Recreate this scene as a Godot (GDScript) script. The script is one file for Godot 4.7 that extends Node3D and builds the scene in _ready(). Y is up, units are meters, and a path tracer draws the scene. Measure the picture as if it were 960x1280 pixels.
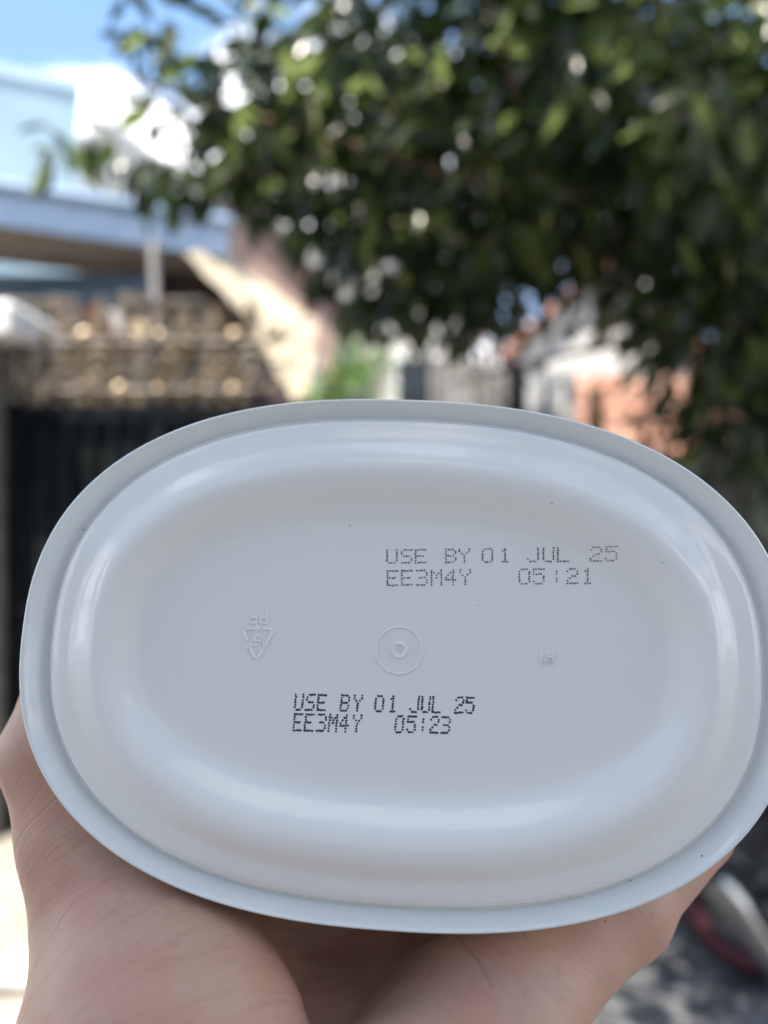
extends Node3D
# A hand holds an oval plastic tub, base towards the camera, in a shaded street with a gate, houses and a tree. Metres, y up.

const EYE := Vector3(0, 1.45, 0)
const TUB_BASIS := Basis(Vector3(0.9977, -0.042, 0.0541), Vector3(0.0497, 0.9872, -0.1513), Vector3(-0.0471, 0.1536, 0.987))
const TUB_AT := Vector3(0.00293, 1.4212, -0.15876)
const TUB_A := 0.080
const TUB_B := 0.054
const TUB_N := 2.39

var rng := RandomNumberGenerator.new()
var used := {}
var M := {}
var base_prof := []

# ---------------------------------------------------------------- helpers
func numbered(called: String) -> String:
	if not used.has(called):
		used[called] = 0
		return called
	used[called] += 1
	return "%s_%03d" % [called, used[called]]

func tag(o: Node, label: String, category: String, group := "") -> void:
	o.set_meta("label", label)
	o.set_meta("category", category)
	if group:
		o.set_meta("group", group)

func thing(called: String, label: String, category: String, at := Vector3.ZERO, turn := 0.0, group := "") -> Node3D:
	var o := Node3D.new()
	o.name = numbered(called)
	add_child(o)
	o.position = at
	o.rotation.y = turn
	tag(o, label, category, group)
	return o

func mesh_node(called: String, mesh: Mesh, m: Material, parent: Node = null) -> MeshInstance3D:
	var o := MeshInstance3D.new()
	o.name = called if parent else numbered(called)
	o.mesh = mesh
	o.material_override = m
	if parent:
		parent.add_child(o, true)
	else:
		add_child(o)
	return o

func start() -> SurfaceTool:
	var st := SurfaceTool.new()
	st.begin(Mesh.PRIMITIVE_TRIANGLES)
	st.set_smooth_group(-1)
	return st

func obj(called: String, st: SurfaceTool, m: Material, parent: Node = null) -> MeshInstance3D:
	st.generate_normals()
	return mesh_node(called, st.commit(), m, parent)

func struct(called: String, st: SurfaceTool, m: Material) -> MeshInstance3D:
	var o := obj(called, st, m)
	o.set_meta("kind", "structure")
	return o

func quad(st: SurfaceTool, a: Vector3, b: Vector3, c: Vector3, d: Vector3) -> void:
	# counter-clockwise seen from outside; Godot wants clockwise fronts
	for v in [a, c, b, a, d, c]:
		st.add_vertex(v)

func tri(st: SurfaceTool, a: Vector3, b: Vector3, c: Vector3) -> void:
	for v in [a, c, b]:
		st.add_vertex(v)

func box(st: SurfaceTool, c: Vector3, s: Vector3, b := Basis()) -> void:
	var p := []
	for i in 8:
		p.append(c + b * (Vector3((i & 1) - 0.5, ((i >> 1) & 1) - 0.5, ((i >> 2) & 1) - 0.5) * s))
	quad(st, p[4], p[5], p[7], p[6])
	quad(st, p[1], p[0], p[2], p[3])
	quad(st, p[5], p[1], p[3], p[7])
	quad(st, p[0], p[4], p[6], p[2])
	quad(st, p[6], p[7], p[3], p[2])
	quad(st, p[0], p[1], p[5], p[4])

func cbox(st: SurfaceTool, c: Vector3, s: Vector3, ch: float, b := Basis()) -> void:
	# box with its four upright edges and its top edge chamfered
	var x := s.x / 2
	var y := s.y / 2
	var z := s.z / 2
	var rings := []
	for lv in [[-y, 0.0], [y - ch, 0.0], [y, ch]]:
		var k: float = lv[1]
		var r := []
		for q in [[x - k, -z + ch], [x - k, z - ch], [x - ch, z - k], [-x + ch, z - k], [-x + k, z - ch], [-x + k, -z + ch], [-x + ch, -z + k], [x - ch, -z + k]]:
			r.append(c + b * Vector3(q[0], lv[0], q[1]))
		rings.append(r)
	for i in 2:
		for k in 8:
			var k2 := (k + 1) % 8
			quad(st, rings[i][k2], rings[i][k], rings[i + 1][k], rings[i + 1][k2])
	for k in range(1, 7):
		tri(st, rings[2][0], rings[2][k + 1], rings[2][k])
		tri(st, rings[0][0], rings[0][k], rings[0][k + 1])

func tube(st: SurfaceTool, pts: Array, radii, n := 8, caps := true) -> void:
	var rings := []
	var side := Vector3.ZERO
	for i in pts.size():
		var d: Vector3 = (pts[mini(i + 1, pts.size() - 1)] - pts[maxi(i - 1, 0)]).normalized()
		if side == Vector3.ZERO:
			side = d.cross(Vector3.UP if absf(d.y) < 0.9 else Vector3.RIGHT).normalized()
		side = (side - d * side.dot(d)).normalized()
		var up := side.cross(d)
		var r: float = radii[i] if radii is Array else radii
		var ring := []
		for k in n:
			var a := TAU * k / n
			ring.append(pts[i] + (side * cos(a) + up * sin(a)) * r)
		rings.append(ring)
	st.set_smooth_group(1)
	for i in pts.size() - 1:
		for k in n:
			quad(st, rings[i][k], rings[i + 1][k], rings[i + 1][(k + 1) % n], rings[i][(k + 1) % n])
	st.set_smooth_group(-1)
	if caps:
		for k in range(1, n - 1):
			tri(st, rings[0][0], rings[0][k], rings[0][k + 1])
			var l: Array = rings[-1]
			tri(st, l[0], l[k + 1], l[k])

func lathe(st: SurfaceTool, prof: Array, n := 24, xf := Transform3D(), a0 := 0.0, a1 := TAU) -> void:
	# prof: Vector2(radius, height) going up; axis y
	st.set_smooth_group(1)
	for i in prof.size() - 1:
		for k in n:
			var p := []
			for q in [[i, k], [i + 1, k], [i + 1, k + 1], [i, k + 1]]:
				var a: float = a0 + (a1 - a0) * q[1] / n
				var v: Vector2 = prof[q[0]]
				p.append(xf * Vector3(v.x * cos(a), v.y, v.x * sin(a)))
			quad(st, p[0], p[1], p[2], p[3])
	st.set_smooth_group(-1)

func prism(st: SurfaceTool, poly: PackedVector2Array, t: float, xf := Transform3D()) -> void:
	# outline in xy (counter-clockwise), thickness along z, centred
	if Geometry2D.is_polygon_clockwise(poly):
		poly.reverse()
	var ids := Geometry2D.triangulate_polygon(poly)
	for i in range(0, ids.size(), 3):
		var a := poly[ids[i]]
		var b := poly[ids[i + 1]]
		var c := poly[ids[i + 2]]
		if (b - a).cross(c - a) < 0:
			var s := b
			b = c
			c = s
		tri(st, xf * Vector3(a.x, a.y, t / 2), xf * Vector3(b.x, b.y, t / 2), xf * Vector3(c.x, c.y, t / 2))
		tri(st, xf * Vector3(a.x, a.y, -t / 2), xf * Vector3(c.x, c.y, -t / 2), xf * Vector3(b.x, b.y, -t / 2))
	for i in poly.size():
		var a := poly[i]
		var b := poly[(i + 1) % poly.size()]
		quad(st, xf * Vector3(a.x, a.y, -t / 2), xf * Vector3(b.x, b.y, -t / 2), xf * Vector3(b.x, b.y, t / 2), xf * Vector3(a.x, a.y, t / 2))

func smooth_line(p: Array, steps := 6) -> Array:
	var out := []
	for i in p.size() - 1:
		for s in steps:
			out.append(p[i].cubic_interpolate(p[i + 1], p[maxi(i - 1, 0)], p[mini(i + 2, p.size() - 1)], float(s) / steps))
	out.append(p[-1])
	return out

func noise_tex(freq: float, colors: Array, offs: Array, size := 256, seed_ := 1, oct := 4, kind := FastNoiseLite.TYPE_SIMPLEX_SMOOTH) -> NoiseTexture2D:
	var n := FastNoiseLite.new()
	n.noise_type = kind
	n.seed = seed_
	n.frequency = freq
	n.fractal_octaves = oct
	var t := NoiseTexture2D.new()
	t.width = size
	t.height = size
	t.seamless = true
	t.noise = n
	if colors:
		var g := Gradient.new()
		g.offsets = PackedFloat32Array(offs)
		g.colors = PackedColorArray(colors)
		t.color_ramp = g
	return t

func lin(r: float, g: float, b: float) -> Color:
	return Color(r, g, b).linear_to_srgb()

func mat(called: String, c: Color, rough := 0.8, metal := 0.0) -> StandardMaterial3D:
	var m := StandardMaterial3D.new()
	m.resource_name = called
	m.albedo_color = c
	m.roughness = rough
	m.metallic = metal
	M[called] = m
	return m

func worn(called: String, dark: Color, light: Color, scale: float, rough := 0.8, metal := 0.0, relief := 0.0, seed_ := 1) -> StandardMaterial3D:
	# a mottled surface in world-sized triplanar noise
	var m := mat(called, Color.WHITE, rough, metal)
	m.albedo_texture = noise_tex(0.02, [dark, dark.lerp(light, 0.55), light], [0.25, 0.5, 0.75], 256, seed_, 5)
	m.uv1_triplanar = true
	m.uv1_world_triplanar = true
	m.uv1_scale = Vector3.ONE * scale
	if relief > 0.0:
		m.heightmap_enabled = true
		m.heightmap_texture = noise_tex(0.05, [], [], 256, seed_ + 7, 4)
		m.heightmap_scale = relief
	return m

# ---------------------------------------------------------------- the tub
func oval(theta: float, a: float, b: float, n: float) -> float:
	return pow(pow(absf(cos(theta) / a), n) + pow(absf(sin(theta) / b), n), -1.0 / n)

func oval_at(u: float, inset: float) -> Vector2:
	var a := TUB_A - inset
	var b := TUB_B - inset * lerpf(0.74, 1.0, smoothstep(0.006, 0.026, inset))
	var th := atan2(b * sin(u), a * cos(u))
	var r := oval(th, a, b, TUB_N)
	return Vector2(cos(th), sin(th)) * r

func base_height(p: Vector2) -> float:
	# height in mm of the tub's base at a place in mm
	var lo := 0.3
	var hi := 29.0
	var th := p.angle()
	for i in 16:
		var mid := (lo + hi) / 2
		if p.length() > oval(th, TUB_A * 1000 - mid, TUB_B * 1000 - mid * lerpf(0.74, 1.0, smoothstep(6.0, 26.0, mid)), TUB_N):
			hi = mid
		else:
			lo = mid
	for i in base_prof.size() - 1:
		if base_prof[i].x <= lo and base_prof[i + 1].x > lo:
			return lerpf(base_prof[i].y, base_prof[i + 1].y, inverse_lerp(base_prof[i].x, base_prof[i + 1].x, lo))
	return base_prof[-1].y

func glyph(c: String) -> Array:
	var g := {
		"U": ["10001", "10001", "10001", "10001", "10001", "10001", "01110"], "S": ["01111", "10000", "10000", "01110", "00001", "00001", "11110"],
		"E": ["11111", "10000", "10000", "11110", "10000", "10000", "11111"], "B": ["11110", "10001", "10001", "11110", "10001", "10001", "11110"],
		"Y": ["10001", "10001", "01010", "00100", "00100", "00100", "00100"], "0": ["01110", "10001", "10001", "10001", "10001", "10001", "01110"],
		"1": ["00100", "01100", "00100", "00100", "00100", "00100", "01110"], "J": ["00001", "00001", "00001", "00001", "00001", "10001", "01110"],
		"L": ["10000", "10000", "10000", "10000", "10000", "10000", "11111"], "2": ["01110", "10001", "00001", "00110", "01000", "10000", "11111"],
		"5": ["11111", "10000", "11110", "00001", "00001", "10001", "01110"], "3": ["11110", "00001", "00001", "01110", "00001", "00001", "11110"],
		"M": ["10001", "11011", "10101", "10101", "10001", "10001", "10001"], "4": ["00010", "00110", "01010", "10010", "11111", "00010", "00010"],
		":": ["00000", "00100", "00100", "00000", "00100", "00100", "00000"],
	}
	return g[c]

func dots(parent: Node, text: String, xs: Array, top0: Vector2, low0: Vector2, top1: Vector2, low1: Vector2, w: float, r: float, m: Material) -> void:
	# one line of ink-jet dots; x in mm of every character, and the two ends of the line
	var st := start()
	var chars := text.replace(" ", "")
	for i in chars.length():
		var rows := glyph(chars[i])
		var f: float = (xs[i] - top0.x) / (top1.x - top0.x)
		for y in 7:
			for x in 5:
				if rows[y][x] != "1":
					continue
				var hi := top0.lerp(top1, f + x * w / 4.0 / (top1.x - top0.x))
				var lo := low0.lerp(low1, f + x * w / 4.0 / (low1.x - low0.x))
				var p := hi.lerp(lo, y / 6.0) + Vector2(rng.randfn(0, 0.035), rng.randfn(0, 0.035))
				var rr := r * rng.randf_range(0.85, 1.12)
				var c := Vector3(p.x, p.y, base_height(p) + 0.03) * 0.001
				for k in 8:
					var a0 := TAU * k / 8
					var a1 := TAU * (k + 1) / 8
					tri(st, c, c + Vector3(cos(a0), sin(a0), 0) * rr * 0.001, c + Vector3(cos(a1), sin(a1), 0) * rr * 0.001)
	obj("printed_date", st, m, parent)

func build_tub() -> void:
	var t := thing("tub", "oval white plastic tub gripped by the hand, printed base with date codes towards the viewer", "tub", TUB_AT)
	t.basis = TUB_BASIS
	var prof := []   # (inset, height) in mm from the rear of the wall to the edge of the flat panel
	var ctl := [Vector2(-2.6, -61), Vector2(-2.0, -45), Vector2(-1.2, -25), Vector2(-0.5, -8), Vector2(-0.12, -3), Vector2(-0.02, -1.2), Vector2(0.06, -0.6), Vector2(0.25, -0.2), Vector2(0.6, -0.02), Vector2(0.9, -0.08), Vector2(1.4, -0.5), Vector2(2.3, -1.5), Vector2(3.2, -2.5), Vector2(3.9, -3.2), Vector2(4.35, -3.5), Vector2(4.85, -3.55), Vector2(5.3, -3.2), Vector2(5.8, -2.4), Vector2(6.4, -1.4), Vector2(7.4, -0.6), Vector2(9.2, -0.1), Vector2(10.9, 0.3), Vector2(12.3, 0.75), Vector2(13.8, 1.6), Vector2(15.3, 2.45), Vector2(16.8, 3.0), Vector2(18.2, 3.1), Vector2(19.8, 2.6), Vector2(21.6, 1.5), Vector2(23.4, 0.3), Vector2(25.2, -0.6), Vector2(27.0, -1.0), Vector2(29.0, -1.1)]
	prof = smooth_line(ctl, 4)
	base_prof = prof
	var n := 420
	var rings := []
	for p in prof:
		var ring := []
		for k in n:
			var o := oval_at(TAU * k / n, p.x * 0.001)
			ring.append(Vector3(o.x, o.y, p.y * 0.001))
		rings.append(ring)
	var st := start()
	st.set_smooth_group(1)
	for i in rings.size() - 1:
		for k in n:
			var k2 := (k + 1) % n
			quad(st, rings[i][k], rings[i][k2], rings[i + 1][k2], rings[i + 1][k])
		if prof[i].x < 4.8 and prof[i + 1].x >= 4.8:
			obj("rim_and_wall", st, M.rim_plastic, t)
			st = start()
			st.set_smooth_group(1)
	# the flat panel, with a very slight sag
	var last: Array = rings[-1]
	var before := last
	for s in range(1, 13):
		var ring := []
		for k in n:
			var q: Vector3 = last[k]
			var f := 1.0 - s / 12.0
			ring.append(Vector3(q.x * f, q.y * f, q.z))
		for k in n:
			var k2 := (k + 1) % n
			if s < 12:
				quad(st, before[k], before[k2], ring[k2], ring[k])
			else:
				tri(st, before[k], before[k2], ring[k])
		before = ring
	obj("tub_base", st, M.plastic, t)
	# rolled lip and lid on the far side
	st = start()
	var lip := []
	for p in smooth_line([Vector2(-2.6, -60.6), Vector2(-3.6, -61), Vector2(-4.0, -62.5), Vector2(-3.8, -65.5), Vector2(-2.8, -66.4), Vector2(3, -66.5), Vector2(30, -66.5)], 3):
		var ring := []
		for k in 200:
			var o := oval_at(TAU * k / 200, p.x * 0.001)
			ring.append(Vector3(o.x, o.y, p.y * 0.001))
		lip.append(ring)
	st.set_smooth_group(1)
	for i in lip.size() - 1:
		for k in 200:
			var k2 := (k + 1) % 200
			quad(st, lip[i][k2], lip[i][k], lip[i + 1][k], lip[i + 1][k2])
	for k in 200:
		tri(st, Vector3(0, 0, -0.0665), lip[-1][(k + 1) % 200], lip[-1][k])
	obj("lid", st, M.plastic, t)
	# ink-jet date codes
	var ink: Material = M.ink
	dots(t, "USE BY 01 JUL 25", [-3.38, -0.25, 2.62, 9.01, 11.87, 16.73, 20.4, 26.24, 29.4, 32.38, 39.17, 42.14], Vector2(-3.44, 21.0), Vector2(-3.31, 18.3), Vector2(44.44, 23.75), Vector2(44.45, 20.95), 2.05, 0.215, M.thin_ink)
	dots(t, "EE3M4Y 05:21", [-3.07, -0.04, 3.15, 6.17, 9.18, 12.19, 24.5, 27.49, 31.2, 34.43, 37.6], Vector2(-3.14, 16.6), Vector2(-2.99, 13.6), Vector2(38.2, 19.0), Vector2(38.23, 16.0), 2.05, 0.215, M.thin_ink)
	dots(t, "USE BY 01 JUL 25", [-20.72, -18.33, -16.0, -11.2, -8.55, -4.1, -1.3, 3.13, 5.43, 7.63, 12.29, 14.41], Vector2(-20.68, -9.8), Vector2(-20.83, -12.85), Vector2(14.45, -8.55), Vector2(14.3, -11.57), 1.52, 0.255, ink)
	dots(t, "EE3M4Y 05:23", [-20.71, -18.39, -15.75, -13.44, -11.13, -8.49, 0.21, 2.66, 5.0, 7.39, 9.67], Vector2(-20.68, -13.75), Vector2(-20.83, -17.0), Vector2(9.72, -12.7), Vector2(9.57, -15.8), 1.52, 0.255, ink)
	# moulded marks: recycling triangle of three bent arrows with 5, PP, cavity number, gate mark
	st = start()
	var tl := Vector2(-33.0, 3.1)
	var tr := Vector2(-26.2, 3.3)
	var bt := Vector2(-29.65, -3.5)
	var corners := [tl, tr, bt]
	for k in 3:
		var c: Vector2 = corners[k]
		var a: Vector2 = corners[(k + 2) % 3]
		var b: Vector2 = corners[(k + 1) % 3]
		var path := []
		for q in [c.lerp(a, 0.36), c.lerp(a, 0.16), c.lerp(a, 0.10).lerp(c.lerp(b, 0.10), 0.5), c.lerp(b, 0.16), c.lerp(b, 0.48)]:
			path.append(Vector3(q.x, q.y, -0.98) * 0.001)
		tube(st, smooth_line(path, 4), 0.00027, 8)
		var d := (b - a if false else b - c).normalized()
		var side := Vector2(-d.y, d.x)
		var tip := c.lerp(b, 0.54)
		for s in [-1, 1]:
			var e: Vector2 = tip - d * 0.85 + side * 0.65 * s
			tube(st, [Vector3(tip.x, tip.y, -1.0) * 0.001, Vector3(e.x, e.y, -1.0) * 0.001], 0.0002, 6)
	obj("recycling_mark", st, M.raised_plastic_lit, t)
	# letters as raised strokes in a 4 x 6 cell, upside down as they stand
	var strokes := {
		"P": [[Vector2(0, 0), Vector2(0, 6)], [Vector2(0, 6), Vector2(2.4, 6), Vector2(3.6, 5.3), Vector2(3.6, 3.9), Vector2(2.4, 3.0), Vector2(0, 3)]],
		"5": [[Vector2(3.6, 6), Vector2(0.3, 6), Vector2(0, 3.4), Vector2(2.2, 3.7), Vector2(3.7, 2.6), Vector2(3.5, 0.9), Vector2(2.0, 0), Vector2(0, 0.5)]],
		"A": [[Vector2(0, 0), Vector2(2, 6), Vector2(4, 0)], [Vector2(0.8, 2.1), Vector2(3.2, 2.1)]],
		"1": [[Vector2(0.6, 4.8), Vector2(2, 6), Vector2(2, 0)]],
	}
	for w in [["P", Vector2(-28.05, 6.85), 0.40], ["P", Vector2(-30.35, 6.75), 0.40], ["5", Vector2(-29.15, 1.9), 0.33], ["A", Vector2(31.9, 1.3), 0.36], ["1", Vector2(30.0, 1.25), 0.36]]:
		st = start()
		for line in strokes[w[0]]:
			var path := []
			for q in line:
				var p: Vector2 = w[1] - q.rotated(0.06) * w[2]
				path.append(Vector3(p.x, p.y, -0.98) * 0.001)
			tube(st, path, 0.0002, 8)
		obj("moulded_letter", st, M.raised_plastic_lit, t)
	st = start()
	var turn := Transform3D(Basis(Vector3.RIGHT, PI / 2), Vector3(0.16, 0.26, -1.1) * 0.001)
	var ringp := []
	for v in [[4.5, -0.05], [4.62, 0.2], [4.8, 0.3], [4.98, 0.2], [5.1, -0.05]]:
		ringp.append(Vector2(v[0], v[1]) * 0.001)
	ringp.reverse()
	lathe(st, ringp, 72, turn)
	var nub := []
	for v in [[1.75, -0.05], [1.6, 0.35], [1.42, 0.5], [1.25, 0.42], [1.08, 0.1], [0.6, 0.03], [0.0, 0.02]]:
		nub.append(Vector2(v[0], v[1]) * 0.001)
	lathe(st, nub, 40, turn)
	obj("moulding_gate_mark", st, M.plastic, t)
	# specks of dirt on the plastic
	st = start()
	for s in [[-11.64, 25.9, -1.02, 0.3], [30.4, 32.0, 0.1, 0.32], [16.2, 10.3, -1.07, 0.2], [10.8, 12.35, -1.07, 0.14], [52.7, 20.6, -0.6, 0.2], [-70.6, 22.8, -0.85, 0.35], [61.5, -36.5, -0.75, 0.3], [48.2, -42.4, -0.85, 0.25], [40.2, -42.4, 0.3, 0.2], [42.43, -49.2, -0.2, 0.4], [-50, 33, 0.2, 0.15]]:
		var pts := []
		var c := Vector3(s[0], s[1], base_height(Vector2(s[0], s[1])) + 0.05) * 0.001
		for k in 7:
			var a: float = TAU * k / 7
			pts.append(c + Vector3(cos(a), sin(a) * rng.randf_range(0.5, 1.0), 0.0) * s[3] * 0.0008 * rng.randf_range(0.4, 1.3))
		for k in 7:
			tri(st, c + Vector3(0, 0, 0.00012), pts[k], pts[(k + 1) % 7])
	var sp := obj("dirt_specks", st, M.dirt, t)
	sp.set_meta("kind", "stuff")

# ---------------------------------------------------------------- the hand
var bones := []      # [a, b, ra, rb, k]

func bone(a: Vector3, b: Vector3, ra: float, rb: float, k := 0.5) -> void:
	bones.append([a * 0.01, b * 0.01, ra * 0.01, rb * 0.01, k * 0.01])

func tub_distance(p: Vector3) -> float:
	var q := TUB_BASIS.inverse() * (p + EYE - TUB_AT)
	if q.length() > 0.16:
		return 0.05
	var th := atan2(q.y, q.x)
	var flare := -q.z * 0.043
	var out := Vector2(q.x, q.y).length() - oval(th, TUB_A + flare, TUB_B + flare, TUB_N)
	return maxf(out, maxf(q.z + 0.001, -0.0668 - q.z))

func hand_sdf(p: Vector3, list: Array) -> float:
	var d := 1.0
	for b in list:
		var ab: Vector3 = b[1] - b[0]
		var t := clampf((p - b[0]).dot(ab) / ab.length_squared(), 0, 1)
		var e: float = p.distance_to(b[0] + ab * t) - lerpf(b[2], b[3], t)
		var h: float = maxf(b[4] - absf(d - e), 0.0) / b[4]
		d = minf(d, e) - h * h * b[4] * 0.25
	var w := 0.0003 - tub_distance(p)
	var h2 := maxf(0.002 - absf(d - w), 0.0) / 0.002
	return maxf(d, w) + h2 * h2 * 0.0005

func surface_nets(lo: Vector3, hi: Vector3, cell: float, field: Callable, uv_of: Callable) -> ArrayMesh:
	const B := 4
	var size := (hi - lo) / cell
	var nb := Vector3i(ceili(size.x / B), ceili(size.y / B), ceili(size.z / B))
	var verts := PackedVector3Array()
	var normals := PackedVector3Array()
	var uvs := PackedVector2Array()
	var where := {}
	var edges := []
	var reach := cell * B * 0.87 + 0.009
	for bx in nb.x:
		for by in nb.y:
			for bz in nb.z:
				var mid := lo + Vector3(bx + 0.5, by + 0.5, bz + 0.5) * cell * B
				var near := []
				for b in bones:
					var ab: Vector3 = b[1] - b[0]
					var t := clampf((mid - b[0]).dot(ab) / ab.length_squared(), 0, 1)
					if mid.distance_to(b[0] + ab * t) - lerpf(b[2], b[3], t) < reach + 0.05:
						near.append(b)
				if near.is_empty() or absf(field.call(mid, near)) > reach * 1.3:
					continue
				var v := PackedFloat32Array()
				v.resize(125)
				var any_in := false
				var any_out := false
				for i in 5:
					for j in 5:
						for k in 5:
							var f: float = field.call(lo + Vector3(bx * B + i, by * B + j, bz * B + k) * cell, near)
							v[i * 25 + j * 5 + k] = f
							if f < 0:
								any_in = true
							else:
								any_out = true
				if not (any_in and any_out):
					continue
				for i in B:
					for j in B:
						for k in B:
							var at := i * 25 + j * 5 + k
							var g := Vector3i(bx * B + i, by * B + j, bz * B + k)
							var inside := v[at] < 0
							if inside != (v[at + 25] < 0):
								edges.append([g, 0, inside])
							if inside != (v[at + 5] < 0):
								edges.append([g, 1, inside])
							if inside != (v[at + 1] < 0):
								edges.append([g, 2, inside])
							var sum := Vector3.ZERO
							var cnt := 0
							for e in 12:
								var ax := e >> 2
								var o1 := e & 1
								var o2 := (e >> 1) & 1
								var a: Vector3i
								var dirv: Vector3i
								if ax == 0:
									a = Vector3i(0, o1, o2)
									dirv = Vector3i(1, 0, 0)
								elif ax == 1:
									a = Vector3i(o1, 0, o2)
									dirv = Vector3i(0, 1, 0)
								else:
									a = Vector3i(o1, o2, 0)
									dirv = Vector3i(0, 0, 1)
								var va := v[(i + a.x) * 25 + (j + a.y) * 5 + k + a.z]
								var vb := v[(i + a.x + dirv.x) * 25 + (j + a.y + dirv.y) * 5 + k + a.z + dirv.z]
								if (va < 0) != (vb < 0):
									sum += Vector3(a) + Vector3(dirv) * (va / (va - vb))
									cnt += 1
							if cnt:
								var p := lo + (Vector3(g) + sum / cnt) * cell
								var h := cell * 0.6
								var nrm := Vector3(field.call(p + Vector3(h, 0, 0), near) - field.call(p - Vector3(h, 0, 0), near), field.call(p + Vector3(0, h, 0), near) - field.call(p - Vector3(0, h, 0), near), field.call(p + Vector3(0, 0, h), near) - field.call(p - Vector3(0, 0, h), near)).normalized()
								where[g] = verts.size()
								verts.append(p)
								normals.append(nrm)
								uvs.append(uv_of.call(p))
	var idx := PackedInt32Array()
	for e in edges:
		var g: Vector3i = e[0]
		var u := Vector3i(0, 1, 0) if e[1] == 0 else (Vector3i(0, 0, 1) if e[1] == 1 else Vector3i(1, 0, 0))
		var w := Vector3i(0, 0, 1) if e[1] == 0 else (Vector3i(1, 0, 0) if e[1] == 1 else Vector3i(0, 1, 0))
		var a = where.get(g - u - w)
		var b = where.get(g - w)
		var c = where.get(g)
		var d = where.get(g - u)
		if a == null or b == null or c == null or d == null:
			continue
		if e[2]:
			idx.append_array([a, c, b, a, d, c])
		else:
			idx.append_array([a, b, c, a, c, d])
	var arrays := []
	arrays.resize(Mesh.ARRAY_MAX)
	arrays[Mesh.ARRAY_VERTEX] = verts
	arrays[Mesh.ARRAY_NORMAL] = normals
	arrays[Mesh.ARRAY_TEX_UV] = uvs
	arrays[Mesh.ARRAY_INDEX] = idx
	var am := ArrayMesh.new()
	am.add_surface_from_arrays(Mesh.PRIMITIVE_TRIANGLES, arrays)
	return am

func skin_material() -> StandardMaterial3D:
	var n := 1024
	var warp := FastNoiseLite.new()
	warp.seed = 3
	warp.frequency = 0.006
	var ridge := FastNoiseLite.new()
	ridge.seed = 11
	ridge.frequency = 0.02
	ridge.fractal_octaves = 2
	var blot := FastNoiseLite.new()
	blot.seed = 21
	blot.frequency = 0.008
	blot.fractal_octaves = 4
	var pores := FastNoiseLite.new()
	pores.seed = 31
	pores.noise_type = FastNoiseLite.TYPE_CELLULAR
	pores.cellular_return_type = FastNoiseLite.RETURN_DISTANCE2_SUB
	pores.frequency = 0.16
	var col := Image.create(n, n, false, Image.FORMAT_RGB8)
	var hgt := Image.create(n, n, false, Image.FORMAT_RF)
	var folds := [[Vector2(596, 372), Vector2(610, 430), Vector2(642, 512)], [Vector2(688, 372), Vector2(706, 452)]]
	for y in n:
		for x in n:
			var w := warp.get_noise_2d(x, y)
			# folds are arcs round the heel of the hand
			var rel := Vector2(x - 481.0, y - 800.0)
			var across := rel.length() + w * 14.0
			var along := rel.angle() * 330.0
			var r := 1.0 - absf(ridge.get_noise_2d(along * 0.16, across * 1.5)) * 2.2
			var big := clampf((r - 0.45) / 0.55, 0, 1)
			big = big * big
			var r2 := 1.0 - absf(ridge.get_noise_2d(along * 0.55 + 900, across * 4.2 + 300)) * 2.0
			var fine := clampf((r2 - 0.5) / 0.5, 0, 1)
			var mask := clampf(0.55 + blot.get_noise_2d(x * 0.7 + 500, y * 0.7) * 1.3, 0.1, 1)
			mask *= lerpf(1.0, 0.3, smoothstep(450.0, 560.0, x))
			fine *= lerpf(1.0, 0.45, smoothstep(450.0, 560.0, x))
			var fold := 0.0
			for f in folds:
				for i in f.size() - 1:
					var near := Geometry2D.get_closest_point_to_segment(Vector2(x + w * 14.0, y), f[i], f[i + 1])
					fold = maxf(fold, 1.0 - near.distance_to(Vector2(x + w * 14.0, y)) / 4.0)
			var pr := pores.get_noise_2d(x, y)
			hgt.set_pixel(x, y, Color(0.7 - 0.40 * big * mask - 0.16 * fine - 0.14 * pr - 0.25 * fold, 0, 0))
			var b := blot.get_noise_2d(x, y)
			var base := Color(0.765, 0.625, 0.54).lerp(Color(0.755, 0.585, 0.505), clampf(b * 1.5 + 0.35, 0, 1))
			var b2 := blot.get_noise_2d(x * 3.0 + 77, y * 3.0)
			if b2 > 0.38:
				base = base.lerp(Color(0.76, 0.52, 0.48), clampf((b2 - 0.38) * 2.0, 0, 0.3))
			base = base.lerp(Color(0.54, 0.38, 0.31), 0.12 * big * mask + 0.05 * fine + 0.3 * fold)
			col.set_pixel(x, y, base)
	var m := mat("skin", Color.WHITE, 0.46)
	m.albedo_texture = ImageTexture.create_from_image(col)
	m.heightmap_enabled = true
	m.heightmap_texture = ImageTexture.create_from_image(hgt)
	m.heightmap_scale = 0.027
	m.metallic_specular = 0.4
	m.subsurf_scatter_enabled = true
	m.subsurf_scatter_strength = 0.04
	return m

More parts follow.
